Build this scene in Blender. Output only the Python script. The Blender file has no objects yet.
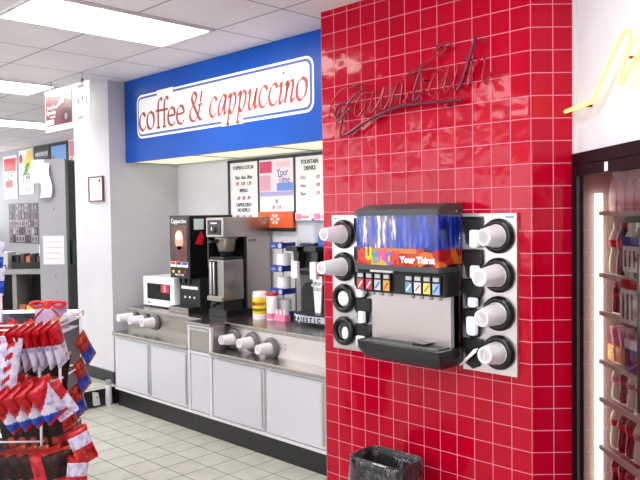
import bpy, bmesh, math, random
from mathutils import Vector, Matrix, noise
random.seed(7)
S = bpy.context.scene
COL = S.collection
PI = math.pi
H = 1.66            # eye height
CEIL = 2.90

# ------------------------------------------------------------------ camera
def make_camera():
    yaw, pitch, roll, f = math.radians(45), math.radians(-1.97), math.radians(-.79), 723.24
    fw = Vector((-math.sin(yaw), math.cos(yaw), 0)); rt = Vector((math.cos(yaw), math.sin(yaw), 0)); up = Vector((0, 0, 1))
    F = fw*math.cos(pitch) + up*math.sin(pitch); U0 = up*math.cos(pitch) - fw*math.sin(pitch)
    R = rt*math.cos(roll) + U0*math.sin(roll); U = -rt*math.sin(roll) + U0*math.cos(roll)
    cd = bpy.data.cameras.new('camera'); c = bpy.data.objects.new('camera', cd); COL.objects.link(c)
    m = Matrix.Identity(4)
    for i in range(3):
        m[i][0] = R[i]; m[i][1] = U[i]; m[i][2] = -F[i]
    m[2][3] = H
    c.matrix_world = m
    cd.sensor_width = 36; cd.lens = 36*f/640; cd.clip_start = .05; cd.clip_end = 100
    S.camera = c
    return fw, rt
FW, RT = make_camera()

# ------------------------------------------------------------------ materials
def lin(c):
    return tuple((x/12.92 if x <= .04045 else ((x+.055)/1.055)**2.4) for x in (v/255 for v in c)) + (1,)
MATS = {}
def mat(name, rgb, rough=.5, metal=0, emit=0, spec=.5, coat=0):
    if name in MATS: return MATS[name]
    m = bpy.data.materials.new(name); m.use_nodes = True
    b = m.node_tree.nodes['Principled BSDF']
    b.inputs['Base Color'].default_value = lin(rgb); b.inputs['Roughness'].default_value = rough
    b.inputs['Metallic'].default_value = metal; b.inputs['Specular IOR Level'].default_value = spec
    b.inputs['Coat Weight'].default_value = coat
    if emit:
        b.inputs['Emission Color'].default_value = lin(rgb); b.inputs['Emission Strength'].default_value = emit
    MATS[name] = m
    return m
def N(m, t, **kw):
    n = m.node_tree.nodes.new(t)
    for k, v in kw.items():
        if hasattr(n, k): setattr(n, k, v)
        else: n.inputs[k].default_value = v
    return n
def L(m, a, b): m.node_tree.links.new(a, b)
def bsdf(m): return m.node_tree.nodes['Principled BSDF']
def math_node(m, op, a, b=None, c=None):
    n = N(m, 'ShaderNodeMath', operation=op)
    for i, v in enumerate((a, b, c)):
        if v is None: continue
        if isinstance(v, (int, float)): n.inputs[i].default_value = v
        else: L(m, v, n.inputs[i])
    return n.outputs[0]
def noisy(name, rgb, rgb2, scale, rough=.5, metal=0, spec=.5, detail=3, bump=0, stretch=None, lo=.35, hi=.65):
    if name in MATS: return MATS[name]
    m = mat(name, rgb, rough, metal, spec=spec)
    tc = N(m, 'ShaderNodeTexCoord'); src = tc.outputs['Object']
    if stretch:
        mp = N(m, 'ShaderNodeMapping'); mp.inputs['Scale'].default_value = stretch; L(m, src, mp.inputs[0]); src = mp.outputs[0]
    nz = N(m, 'ShaderNodeTexNoise'); nz.inputs['Scale'].default_value = scale; nz.inputs['Detail'].default_value = detail
    L(m, src, nz.inputs['Vector'])
    r = N(m, 'ShaderNodeValToRGB'); r.color_ramp.elements[0].position = lo; r.color_ramp.elements[1].position = hi
    r.color_ramp.elements[0].color = lin(rgb); r.color_ramp.elements[1].color = lin(rgb2)
    L(m, nz.outputs[0], r.inputs[0]); L(m, r.outputs[0], bsdf(m).inputs['Base Color'])
    if bump:
        bp = N(m, 'ShaderNodeBump'); bp.inputs['Strength'].default_value = bump; bp.inputs['Distance'].default_value = .01
        L(m, nz.outputs[0], bp.inputs['Height']); L(m, bp.outputs[0], bsdf(m).inputs['Normal'])
    return m
def steel(name, rgb=(190, 188, 182), rough=.28, stretch=(1, 1, 40)):
    if name in MATS: return MATS[name]
    m = mat(name, rgb, rough, 1)
    return m
def grid_mat(name, rgb, grout, rough, tile, mortar, src='Object', offset=(0, 0), var=None, bumpy=0, spec=.5, grout_rough=.8, rgb2=None):
    """square tiles in the two first coordinates of src"""
    m = mat(name, rgb, rough, spec=spec)
    tc = N(m, 'ShaderNodeTexCoord'); mp = N(m, 'ShaderNodeMapping')
    tx, ty = tile if isinstance(tile, tuple) else (tile, tile)
    mp.inputs['Scale'].default_value = (1/tx, 1/ty, 1); mp.inputs['Location'].default_value = (-offset[0]/tx, -offset[1]/ty, 0)
    L(m, tc.outputs[src], mp.inputs[0])
    sx = N(m, 'ShaderNodeSeparateXYZ'); L(m, mp.outputs[0], sx.inputs[0])
    fx = math_node(m, 'FRACT', sx.outputs[0]); fy = math_node(m, 'FRACT', sx.outputs[1])
    def edge(f, w):
        a = math_node(m, 'SUBTRACT', f, .5); a = math_node(m, 'ABSOLUTE', a)
        return math_node(m, 'GREATER_THAN', a, .5-w/2)
    g = math_node(m, 'MAXIMUM', edge(fx, mortar/tx), edge(fy, mortar/ty))
    ix = math_node(m, 'FLOOR', sx.outputs[0]); iy = math_node(m, 'FLOOR', sx.outputs[1])
    cv = N(m, 'ShaderNodeCombineXYZ'); L(m, ix, cv.inputs[0]); L(m, iy, cv.inputs[1])
    wn = N(m, 'ShaderNodeTexWhiteNoise'); L(m, cv.outputs[0], wn.inputs['Vector'])
    hs = N(m, 'ShaderNodeHueSaturation'); hs.inputs['Color'].default_value = lin(rgb)
    if rgb2:
        nz2 = N(m, 'ShaderNodeTexNoise'); nz2.inputs['Scale'].default_value = 1.3; nz2.inputs['Detail'].default_value = 5
        L(m, mp.outputs[0], nz2.inputs['Vector'])
        r2 = N(m, 'ShaderNodeValToRGB'); r2.color_ramp.elements[0].color = lin(rgb); r2.color_ramp.elements[1].color = lin(rgb2)
        r2.color_ramp.elements[0].position = .35; r2.color_ramp.elements[1].position = .68
        L(m, nz2.outputs[0], r2.inputs[0]); L(m, r2.outputs[0], hs.inputs['Color'])
    v = math_node(m, 'MULTIPLY_ADD', wn.outputs['Value'], var or .06, 1-(var or .06)/2); L(m, v, hs.inputs['Value'])
    mx = N(m, 'ShaderNodeMix', data_type='RGBA'); L(m, g, mx.inputs['Factor']); L(m, hs.outputs[0], mx.inputs['A']); mx.inputs['B'].default_value = lin(grout)
    L(m, mx.outputs['Result'], bsdf(m).inputs['Base Color'])
    rr = math_node(m, 'MULTIPLY_ADD', g, grout_rough-rough, rough); L(m, rr, bsdf(m).inputs['Roughness'])
    if bumpy:
        # every tile is set at a slightly different tilt, and its glaze is a little wavy
        sp = N(m, 'ShaderNodeSeparateXYZ'); L(m, wn.outputs['Color'], sp.inputs[0])
        ax = math_node(m, 'MULTIPLY', math_node(m, 'SUBTRACT', sp.outputs[0], .5), math_node(m, 'SUBTRACT', fx, .5))
        ay = math_node(m, 'MULTIPLY', math_node(m, 'SUBTRACT', sp.outputs[1], .5), math_node(m, 'SUBTRACT', fy, .5))
        t = math_node(m, 'ADD', ax, ay)
        nz = N(m, 'ShaderNodeTexNoise'); nz.inputs['Scale'].default_value = 1.2; nz.inputs['Detail'].default_value = 1
        L(m, mp.outputs[0], nz.inputs['Vector'])
        h = math_node(m, 'MULTIPLY_ADD', nz.outputs[0], .5, t)
        h = math_node(m, 'MULTIPLY_ADD', g, -.12, h)
        bp = N(m, 'ShaderNodeBump'); bp.inputs['Strength'].default_value = 1; bp.inputs['Distance'].default_value = bumpy
        L(m, h, bp.inputs['Height']); L(m, bp.outputs[0], bsdf(m).inputs['Normal'])
    return m
def glass_mat(name, tint=(255, 255, 255), refl=1.0, alpha=1.0):
    if name in MATS: return MATS[name]
    m = bpy.data.materials.new(name); m.use_nodes = True; nt = m.node_tree; nt.nodes.remove(nt.nodes['Principled BSDF'])
    out = nt.nodes['Material Output']
    tr = N(m, 'ShaderNodeBsdfTransparent'); tr.inputs[0].default_value = lin(tint)
    gl = N(m, 'ShaderNodeBsdfGlossy'); gl.inputs['Roughness'].default_value = .02
    ge = N(m, 'ShaderNodeNewGeometry'); dp = N(m, 'ShaderNodeVectorMath', operation='DOT_PRODUCT')
    L(m, ge.outputs['Normal'], dp.inputs[0]); L(m, ge.outputs['Incoming'], dp.inputs[1])
    c = math_node(m, 'SUBTRACT', 1, math_node(m, 'ABSOLUTE', dp.outputs['Value']))
    fres = math_node(m, 'MULTIPLY_ADD', math_node(m, 'POWER', c, 5), .96, .04)
    mx = N(m, 'ShaderNodeMixShader')
    L(m, math_node(m, 'MULTIPLY', fres, refl), mx.inputs[0]); L(m, tr.outputs[0], mx.inputs[1]); L(m, gl.outputs[0], mx.inputs[2])
    L(m, mx.outputs[0], out.inputs[0]); MATS[name] = m
    return m

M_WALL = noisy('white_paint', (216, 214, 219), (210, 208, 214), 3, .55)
M_WALLG = mat('grey_paint', (168, 166, 170), .6)
M_WHITE = mat('white_plastic', (240, 239, 240), .35)
M_CUP = mat('white_foam', (244, 240, 244), .45)
M_BLACK = mat('black_plastic', (14, 14, 16), .3)
M_BLACKM = mat('black_matte', (22, 21, 24), .6)
M_KICK = mat('black_vinyl', (14, 13, 16), .35)
M_STEEL = steel('brushed_steel', (168, 163, 157), .27)
M_STEELV = steel('brushed_steel_tall', (172, 166, 160), .3, (40, 40, 1))
M_PANEL = noisy('satin_steel_sheet', (222, 214, 214), (212, 204, 204), 2, .3, .8)
M_DOOR = mat('pale_grey_laminate', (198, 197, 204), .3)
M_TRIMW = mat('white_trim', (212, 210, 215), .4)
M_BLUE = noisy('blue_board', (2, 74, 170), (4, 80, 178), 2, .35, spec=.2)
M_RED = mat('red_print', (205, 20, 30), .4)
M_LETTER = mat('brick_red_letters', (176, 62, 44), .5)
M_GREYR = mat('grey_ring', (104, 104, 102), .4)
M_DGREY = mat('dark_grey_plastic', (58, 59, 64), .42)
M_WIRE = mat('white_wire', (232, 228, 236), .35)
M_LAMP = mat('lamp_diffuser', (255, 252, 250), .4, emit=14)
M_TEXT = mat('black_ink', (25, 25, 28), .6)
M_RTEXT = mat('red_ink', (190, 40, 50), .6)
M_WTEXT = mat('white_ink', (248, 246, 248), .5)
M_GLASS = glass_mat('clear_glass', (214, 206, 206), refl=1.1)
M_ACRY = glass_mat('clear_acrylic', (240, 244, 250))
M_ALU = mat('aluminium', (198, 196, 194), .35, 1)
M_YEL = mat('yellow_print', (235, 200, 40), .4)
M_PBLUE = mat('blue_print', (30, 60, 160), .4)
M_ORANGE = mat('orange_print', (222, 96, 40), .4)
M_SKIN = mat('tan_print', (200, 130, 90), .5)
M_BROWN = noisy('coffee_photo', (40, 20, 16), (120, 60, 36), 9, .35)
M_MAROON = noisy('maroon_photo', (92, 14, 26), (116, 26, 36), 6, .4)
M_TILE = grid_mat('red_glazed_tile', (174, 0, 34), (228, 150, 172), .09, 1.0, .03, 'UV', var=.10, bumpy=.0045, spec=.22)
M_FLOOR = grid_mat('floor_tile', (190, 190, 178), (98, 100, 94), .38, .2067, .007, 'Object', (-4.305, 2.82), var=.05, rgb2=(174, 174, 163))
M_CEIL = grid_mat('ceiling_panel', (238, 233, 238), (140, 134, 140), .9, (.643, .592), .012, 'Object', (-4.535, 2.955), var=.03, rgb2=(230, 225, 231))

# ------------------------------------------------------------------ mesh builder
class MB:
    def __init__(s): s.bm = bmesh.new()
    def _add(s, verts, faces, mi=0, smooth=False):
        vs = [s.bm.verts.new(v) for v in verts]
        out = []
        for f in faces:
            try:
                fc = s.bm.faces.new([vs[i] for i in f]); fc.material_index = mi; fc.smooth = smooth; out.append(fc)
            except ValueError: pass
        return out
    def box(s, x0, x1, y0, y1, z0, z1, bev=0, mi=0):
        if bev:
            t = bmesh.new(); bmesh.ops.create_cube(t, size=1)
            for v in t.verts: v.co = Vector(((x0+x1)/2+v.co.x*(x1-x0), (y0+y1)/2+v.co.y*(y1-y0), (z0+z1)/2+v.co.z*(z1-z0)))
            bmesh.ops.bevel(t, geom=t.edges[:], offset=bev, segments=2, profile=.6, affect='EDGES')
            t.verts.index_update(); s._add([v.co.copy() for v in t.verts], [[v.index for v in f.verts] for f in t.faces], mi); t.free()
        else:
            V = [(x0,y0,z0),(x1,y0,z0),(x1,y1,z0),(x0,y1,z0),(x0,y0,z1),(x1,y0,z1),(x1,y1,z1),(x0,y1,z1)]
            s._add(V, [(0,3,2,1),(4,5,6,7),(0,1,5,4),(1,2,6,5),(2,3,7,6),(3,0,4,7)], mi)
        return s
    def prism(s, poly, a0, a1, axis='z', mi=0, smooth=False):
        """poly: 2D points; axis z -> (x,y), y -> (x,z), x -> (y,z)"""
        n = len(poly)
        def P(p, a):
            return (p[0], p[1], a) if axis == 'z' else (p[0], a, p[1]) if axis == 'y' else (a, p[0], p[1])
        V = [P(p, a0) for p in poly] + [P(p, a1) for p in poly]
        F = [tuple(range(n))[::-1], tuple(range(n, 2*n))] + [(i, (i+1) % n, n+(i+1) % n, n+i) for i in range(n)]
        fs = s._add(V, F, mi)
        if smooth:
            for f in fs[2:]: f.smooth = True
        return s
    def lathe(s, prof, c=(0, 0, 0), axis=(0, 0, 1), n=28, mi=0, smooth=True, cap=True):
        """prof: (radius, height along axis)"""
        ax = Vector(axis).normalized(); q = Vector((0, 0, 1)).rotation_difference(ax); c = Vector(c)
        V = []; F = []
        for r, h in prof:
            for k in range(n):
                a = 2*PI*k/n; V.append(c + q @ Vector((r*math.cos(a), r*math.sin(a), h)))
        for i in range(len(prof)-1):
            for k in range(n):
                F.append((i*n+k, i*n+(k+1) % n, (i+1)*n+(k+1) % n, (i+1)*n+k))
        fs = s._add(V, F, mi, smooth)
        if cap:
            for i in (0, len(prof)-1):
                if prof[i][0] > 1e-4: s._add(V[i*n:(i+1)*n], [tuple(range(n))[::(-1 if i == 0 else 1)]], mi)
        return s
    def tube(s, pts, r, n=8, mi=0, closed=False):
        pts = [Vector(p) for p in pts]; m = len(pts); V = []; F = []
        prev = None
        for i, p in enumerate(pts):
            if closed: t = (pts[(i+1) % m]-pts[i-1])
            else: t = pts[min(i+1, m-1)]-pts[max(i-1, 0)]
            t.normalize()
            if prev is None:
                u = t.orthogonal().normalized()
            else:
                u = (prev - t*prev.dot(t)).normalized() if (prev - t*prev.dot(t)).length > 1e-5 else t.orthogonal().normalized()
            prev = u; w = t.cross(u)
            rr = r(i/(m-1)) if callable(r) else r
            for k in range(n):
                a = 2*PI*k/n; V.append(p + u*math.cos(a)*rr + w*math.sin(a)*rr)
        for i in range(m if closed else m-1):
            j = (i+1) % m
            for k in range(n): F.append((i*n+k, i*n+(k+1) % n, j*n+(k+1) % n, j*n+k))
        if not closed: F += [tuple(range(n))[::-1], tuple(range((m-1)*n, m*n))]
        s._add(V, F, mi, True)
        return s
    def quad(s, a, b, c, d, mi=0): s._add([a, b, c, d], [(0, 1, 2, 3)], mi); return s
    def grid(s, fn, nu, nv, mi=0, smooth=True, closed_u=False):
        """fn(u,v) -> point; mi may be a function of (u,v)"""
        V = [fn(i/nu, j/nv) for j in range(nv+1) for i in range(nu+1)]
        vs = [s.bm.verts.new(v) for v in V]; w = nu+1
        for j in range(nv):
            for i in range(nu):
                f = s.bm.faces.new([vs[j*w+i], vs[j*w+i+1], vs[(j+1)*w+i+1], vs[(j+1)*w+i]]); f.smooth = smooth
                f.material_index = mi((i+.5)/nu, (j+.5)/nv) if callable(mi) else mi
        return s
    def build(s, name, m, parent=None, weld=False, uv=None):
        if weld: bmesh.ops.remove_doubles(s.bm, verts=s.bm.verts[:], dist=1e-5)
        bmesh.ops.recalc_face_normals(s.bm, faces=s.bm.faces[:])
        if uv:
            lay = s.bm.loops.layers.uv.new('UVMap')
            for f in s.bm.faces:
                for l in f.loops: l[lay].uv = uv(l.vert.co, f.normal)
        me = bpy.data.meshes.new(name); s.bm.to_mesh(me); s.bm.free()
        for x in (m if isinstance(m, (list, tuple)) else [m]): me.materials.append(x)
        o = bpy.data.objects.new(name, me); COL.objects.link(o)
        if parent is not None: o.parent = parent
        return o
def thing(name, label, cat, loc=(0, 0, 0), rz=0, group=None):
    o = bpy.data.objects.new(name, None); COL.objects.link(o); o.empty_display_size = .05
    o.location = loc; o.rotation_euler = (0, 0, rz); return tag(o, label, cat, group)
def tag(o, label, cat, group=None):
    o['label'] = label; o['category'] = cat
    if group: o['group'] = group
    return o
def struct(o): o['kind'] = 'structure'; return o
def stuff(o): o['kind'] = 'stuff'; return o
def copy_tree(o, parent=None):
    c = o.copy(); COL.objects.link(c)
    if parent is not None: c.parent = parent
    for ch in list(o.children): copy_tree(ch, c)
    return c
def rrect(x0, x1, z0, z1, r, n=5):
    P = []
    for cx, cz, a0 in ((x1-r, z1-r, 0), (x0+r, z1-r, 90), (x0+r, z0+r, 180), (x1-r, z0+r, 270)):
        for k in range(n+1):
            a = math.radians(a0+90*k/n); P.append((cx+r*math.cos(a), cz+r*math.sin(a)))
    return P
def smooth_path(P, k=6, closed=False):
    P = [Vector(p) for p in P]; n = len(P); out = []
    rng = range(n if closed else n-1)
    for i in rng:
        p0 = P[(i-1) % n] if closed or i > 0 else P[0]*2-P[1]
        p1, p2 = P[i], P[(i+1) % n]
        p3 = P[(i+2) % n] if closed or i+2 < n else P[-1]*2-P[-2]
        for j in range(k):
            t = j/k
            out.append(.5*((2*p1)+(p2-p0)*t+(2*p0-5*p1+4*p2-p3)*t*t+(3*p1-p0-3*p2+p3)*t**3))
    if not closed: out.append(P[-1])
    return out
def text(name, body, size, m, parent, loc, rot=(PI/2, 0, 0), align='CENTER', sx=1, shear=0, ext=.001, bold=0):
    """lettering standing on a surface: built in as mesh; loc is the middle of the base line"""
    cu = bpy.data.curves.new(name, 'FONT'); cu.body = body; cu.size = size; cu.align_x = align; cu.shear = shear; cu.extrude = ext; cu.resolution_u = 3
    cu.offset = bold
    t = bpy.data.objects.new(name, cu); COL.objects.link(t)
    me = bpy.data.meshes.new_from_object(t.evaluated_get(bpy.context.evaluated_depsgraph_get()))
    bpy.data.objects.remove(t)
    me.name = name; me.materials.clear(); me.materials.append(m)
    me.transform(Matrix.Translation(loc) @ Matrix.Rotation(rot[2], 4, 'Z') @ Matrix.Rotation(rot[0], 4, 'X') @ Matrix.Diagonal((sx, 1, 1, 1)))
    o = bpy.data.objects.new(name, me); COL.objects.link(o); o.parent = parent
    return o
def plate(name, x0, x1, z0, z1, y, t, m, parent):
    """thin sheet standing in an XZ plane whose front is at y"""
    return MB().box(x0, x1, y, y+t, z0, z1).build(name, m, parent)

# ================================================================== THE SETTING
XL, YB, YF, XR = -14.2, 5.3, -5.0, 4.0
COLX0, COLX1, COLY = -6.65, -5.98, 3.30
RX0, RX1, RY = -3.148, -1.7437, 3.181        # red pier
P0 = Vector((RX1+.1527, RY+.1527, 0))        # where the chamfer meets the cooler wall
struct(MB().box(XL, XR, YF, YB, -.1, 0).build('floor', M_FLOOR))
struct(MB().box(XL, XR, YF, YB, CEIL, CEIL+.1).build('ceiling', M_CEIL))
struct(MB().box(XL, COLX1, YB, YB+.1, 0, CEIL).build('wall_back', M_WALLG))
def window_wall(name, axis, pos, a0, a1, zs, zt, n, out):
    b = MB()
    def bx(u0, u1, z0, z1):
        if axis == 'y': b.box(u0, u1, min(pos, pos+out), max(pos, pos+out), z0, z1)
        else: b.box(min(pos, pos+out), max(pos, pos+out), u0, u1, z0, z1)
    bx(a0, a1, 0, zs); bx(a0, a1, zt, CEIL)
    w = (a1-a0)/n
    for i in range(n+1):
        c = a0+i*w; bx(max(a0, c-.06), min(a1, c+.06), zs, zt)
    return struct(b.build(name, M_WALLG))
window_wall('wall_front', 'y', YF, XL, XR, 1.05, 2.72, 11, -.12)
window_wall('wall_left', 'x', XL, YF, YB, 1.5, 2.72, 9, -.12)
struct(MB().box(XR, XR+.1, YF, 3.0, 0, CEIL).build('wall_right', M_WALL))
# white column and the side of the coffee alcove, one block
struct(MB().box(COLX0, COLX1, COLY, YB+.05, 0, CEIL).build('wall_column', noisy('dimmed_column_paint', (198, 196, 201), (192, 190, 196), 3, .55)))  # white paint darkened to offset the strong light on the column
struct(MB().box(COLX1, RX0+.3, 4.03, 4.13, 0, CEIL).build('wall_coffee', M_WALL))
# red tiled pier with its cut corner
def pier():
    b = MB(); r = .012
    P = [(RX0, 4.03), (RX0, RY)]
    P += [(RX1-r, RY), (RX1-r*.3, RY+r*.12), (RX1+r*.6, RY+r*.6)]
    P += [(P0.x, P0.y), (P0.x, 4.03)]
    b.prism(P, 0, CEIL)
    def uv(co, n):
        zt = (co.z-2.8656)/.108
        if n.y < -.95: return ((co.x+3.0397)/.108, zt)
        if n.x > .2 or n.x > -.5 and n.y < -.2: return (12+((co.x-RX1)*1.41421)/.108, zt)
        return (co.y/.108, zt)
    return struct(b.build('wall_red_tile', M_TILE, uv=uv))
pier()
# wall over the drinks cooler: local frame u towards the camera, n into the wall
A = math.radians(47.4)
U = Vector((math.sin(A), -math.cos(A), 0)); NN = Vector((math.cos(A), math.sin(A), 0))
RZC = math.atan2(U.y, U.x)       # rotation that brings x to U ; then local y = NN
CZ = 1.935
b = MB().box(0, 7.5, 0, .1, CZ+.002, CEIL).box(1.62, 7.5, 0, .1, 0, CZ)
o = struct(b.build('wall_cooler', M_WALL)); o.location = P0; o.rotation_euler.z = RZC
o = struct(MB().box(-.004, .016, -.016, 0, CZ, CEIL).build('trim_1', M_TRIMW)); o.location = P0; o.rotation_euler.z = RZC
# raised floor beyond the counter, its black riser, and the column's baseboard
PX = -5.86
struct(MB().box(-9.5, PX-.012, 1.2, COLY+2, 0, .145).build('floor_platform', M_FLOOR))
struct(MB().box(PX-.011, PX, 1.2, COLY-.02, 0, .15).build('trim_2', M_KICK))
struct(MB().box(COLX0-.012, COLX1+.012, COLY-.014, COLY, .15, .255).build('baseboard_column', M_KICK))
# soffit behind the sign
SY = 3.45
struct(MB().box(COLX1, RX0, SY+.06, 4.03, 2.185, 2.26).build('ceiling_soffit', M_WALL))

# ceiling lamps, recessed in the grid
def ceiling_light(x, y, lab):
    t = thing('ceiling_light', lab, 'ceiling light', (x, y, CEIL), 0, 'recessed ceiling lights')
    w, l = .298, .585
    MB().box(-w, w, -l, l, -.010, -.004).build('diffuser', M_LAMP, t)
    f = MB()
    for s in (-1, 1):
        f.box(s*w-.012, s*w+.012, -l-.012, l+.012, -.014, 0); f.box(-w, w, s*l-.012, s*l+.012, -.014, 0)
    f.build('frame', M_TRIMW, t)
    return t
ceiling_light(-4.213, 2.345, 'recessed fluorescent ceiling panel nearest the coffee sign')
ceiling_light(-6.83, 2.49, 'recessed fluorescent ceiling panel just behind the hanging maroon sign')
ceiling_light(-9.40, 3.80, 'farthest recessed fluorescent ceiling panel, seen low behind the hanging sign')
for x, y in ((-1.6, 1.7), (-1.6, -.7), (-4.2, -.7), (-6.83, -.7), (-9.4, -.7), (-1.6, -3.0), (-4.2, -3.4), (-6.83, -3.4), (-9.4, -3.4), (-12, 2.4)):  # unseen panels added for light; the first is set to brighten the soda wall
    ceiling_light(x, y, 'recessed fluorescent ceiling panel out of frame, added to light the room')

# lit panels of the soffit over the coffee counter
M_SOFF = mat('soffit_lens', (236, 236, 206), .5, emit=.62)
for i, (x0, x1, lab) in enumerate(((-5.97, -5.02, 'lit soffit panel at the column end, left of the coffee counter'), (-5.0, -4.08, 'lit soffit panel above the coffee brewer'), (-4.06, -3.155, 'lit soffit panel beside the red tiled wall'))):
    t = thing('soffit_light', lab, 'soffit light', ((x0+x1)/2, 3.75, 2.185), 0, 'lit soffit panels')
    w = (x1-x0)/2
    MB().box(-w+.012, w-.012, -.255, .26, -.012, 0).build('diffuser', M_SOFF, t)
    f = MB()
    for s in (-1, 1): f.box(s*w-.012 if s > 0 else -w, w if s > 0 else -w+.012, -.27, .275, -.016, 0)
    f.box(-w+.012, w-.012, -.27, -.255, -.016, 0).box(-w+.012, w-.012, .26, .275, -.016, 0)
    f.build('frame', M_ALU, t)

# ================================================================== COFFEE SIGN
GLY = {
 'c': ([[(.76,.80),(.62,.96),(.45,1.0),(.2,.82),(.09,.48),(.2,.13),(.45,0),(.66,.06),(.8,.2)]], .88),
 'o': ([[(.47,1.0),(.18,.83),(.08,.5),(.18,.15),(.45,0),(.74,.16),(.86,.5),(.76,.85),(.47,1.0)]], .98),
 'f': ([[(.80,1.52),(.66,1.66),(.48,1.56),(.38,1.28),(.36,.9),(.34,0)], [(.1,.97),(.74,.97)], [(.18,.0),(.52,.0)]], .66),
 'e': ([[(.1,.54),(.5,.57),(.82,.6),(.74,.88),(.5,1.0),(.22,.84),(.1,.5),(.2,.14),(.48,0),(.7,.06),(.84,.2)]], .93),
 'a': ([[(.78,.92),(.52,1.0),(.22,.7),(.12,.26),(.28,.01),(.54,.3),(.76,.86)], [(.84,1.0),(.72,.3),(.78,.02),(.98,.2)]], 1.0),
 'p': ([[(.02,.78),(.2,1.0),(.26,.8),(.12,-.52)], [(.24,.66),(.5,1.0),(.76,.84),(.72,.36),(.46,0),(.2,.2)], [(0,-.52),(.3,-.52)]], .96),
 'u': ([[(.04,.8),(.2,1.0),(.2,.6),(.16,.18),(.34,0),(.6,.3),(.78,.9)], [(.82,1.0),(.72,.3),(.8,.02),(.98,.2)]], 1.0),
 'i': ([[(.04,.8),(.2,1.0),(.2,.6),(.14,.16),(.26,0),(.46,.2)], [(.3,1.36),(.34,1.48)]], .5),
 'n': ([[(.04,.8),(.2,1.0),(.2,.6),(.1,0)], [(.17,.5),(.42,.92),(.64,.96),(.68,.7),(.6,.18),(.7,.0),(.88,.2)]], .94),
 '&': ([[(1.12,.02),(.9,.12),(.36,1.08),(.32,1.4),(.5,1.62),(.7,1.42),(.6,1.1),(.22,.68),(.08,.32),(.24,.04),(.54,.02),(.84,.36),(1.02,.86)], [(.86,.84),(1.2,.92)], [(1.04,1.0),(1.1,1.25),(1.2,1.62)]], 1.3),
}
def pen(b, P, w0, w1, ang, y, d, mi=0):
    """broad-nib stroke through P (x,z) standing d proud of y"""
    m = len(P); V = []
    for i, p in enumerate(P):
        t = Vector(P[min(i+1, m-1)])-Vector(P[max(i-1, 0)]); t.normalize(); nrm = Vector((-t.y, t.x))
        w = (w0+(w1-w0)*abs(math.sin(math.atan2(t.y, t.x)-ang)))/2
        a, c = Vector(p)+nrm*w, Vector(p)-nrm*w
        V += [(a.x, y-d, a.y), (c.x, y-d, c.y), (c.x, y, c.y), (a.x, y, a.y)]
    F = []
    for i in range(m-1):
        for k in range(4): F.append((i*4+k, i*4+(k+1) % 4, i*4+4+(k+1) % 4, i*4+4+k))
    F += [(0, 1, 2, 3), tuple(range((m-1)*4, m*4))]
    b._add(V, F, mi)
sg = thing('coffee_sign', 'long blue fascia sign reading coffee & cappuccino over the coffee counter', 'sign', (0, SY, 0))
MB().box(COLX1+.03, RX0-.002, 0, .058, 2.165, CEIL-.003).build('fascia_board', M_BLUE, sg)
M_SIGNW = mat('white_sign_face', (250, 248, 248), .4)
M_BLUED = mat('dark_blue_line', (60, 90, 170), .4)
SX0, SX1, SZ0, SZ1 = -5.735, -3.485, 2.36, 2.742
b = MB().prism(rrect(SX0, SX1, SZ0, SZ1, .075), -.003, 0, 'y')
b.build('border_outline', M_SIGNW, sg)
MB().prism(rrect(SX0+.018, SX1-.018, SZ0+.018, SZ1-.018, .06), -.005, -.003, 'y').build('border_line', M_BLUED, sg)
b = MB().prism(rrect(SX0+.036, SX1-.036, SZ0+.036, SZ1-.036, .045), -.008, -.005, 'y')
b.box(-5.40, -5.16, -.0078, -.003, SZ1-.05, SZ1+.006).box(-4.50, -4.24, -.0078, -.003, SZ0-.006, SZ0+.05)
b.build('sign_face', M_SIGNW, sg)
def sign_word(word, x0, x1, z0, z1, xh, shear):
    tot = sum(GLY[c][1] for c in word); k = (x1-x0)/tot; x = 0
    for c in word:
        gl, adv = GLY[c]; b = MB()
        for st in gl:
            P = smooth_path([Vector((px, pz, 0)) for px, pz in st], 5) if len(st) > 2 else [Vector((px, pz, 0)) for px, pz in st]
            Q = []
            for p in P:
                X = x0+(x+p.x+shear*p.y)*k; f = (x+p.x)/tot
                Q.append((X, z0+(z1-z0)*f+p.y*xh))
            pen(b, Q, .007, .027, math.radians(38), -.008, .003)
        b.build('letter', M_LETTER, sg); x += adv
sign_word('coffee', -5.695, -4.985, 2.43, 2.43, .148, 0)
sign_word('&', -4.93, -4.73, 2.435, 2.435, .140, 0)
sign_word('cappuccino', -4.665, -3.545, 2.44, 2.452, .148, .16)

# ================================================================== COFFEE COUNTER
CY = 3.20   # cabinet fronts
LZ = .628   # underside of the steel ledge
def cabinet(x0, x1, lab, doors, top=LZ, depth=.22):
    t = thing('base_cabinet', lab, 'cabinet', (x0, CY, 0))
    w = x1-x0
    MB().box(0, w, .02, depth, .15, top).build('carcass', M_TRIMW, t)
    MB().box(0, w, .03, .06, 0, .15).build('toe_kick', M_KICK, t)
    MB().box(0, w, 0, .02, .15, .172).box(0, w, 0, .02, top-.012, top).build('face_frame', M_TRIMW, t)
    for a, c in doors:
        d = MB().box(a, c, .002, .018, .178, top-.02, .002).build('door', M_DOOR, t)
        MB().box(c-.028, c-.012, -.006, .001, .20, top-.03).build('edge_pull', M_ALU, d)
    return t
cabinet(-5.79, -4.662, 'white two-door base cabinet at the column end, under three cup stacks', ((.012, .575), (.595, 1.12)))
cabinet(-4.358, -3.16, 'white two-door base cabinet against the red tiled wall', ((.012, .59), (.64, 1.185)))
pc = thing('base_cabinet', 'narrow full-height cabinet with steel drawer between the two cup sections', 'cabinet', (-4.66, CY, 0))
MB().box(0, .30, .02, .13, .15, .838).build('carcass', M_STEELV, pc)
MB().box(0, .30, .03, .06, 0, .15).build('toe_kick', M_KICK, pc)
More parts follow.
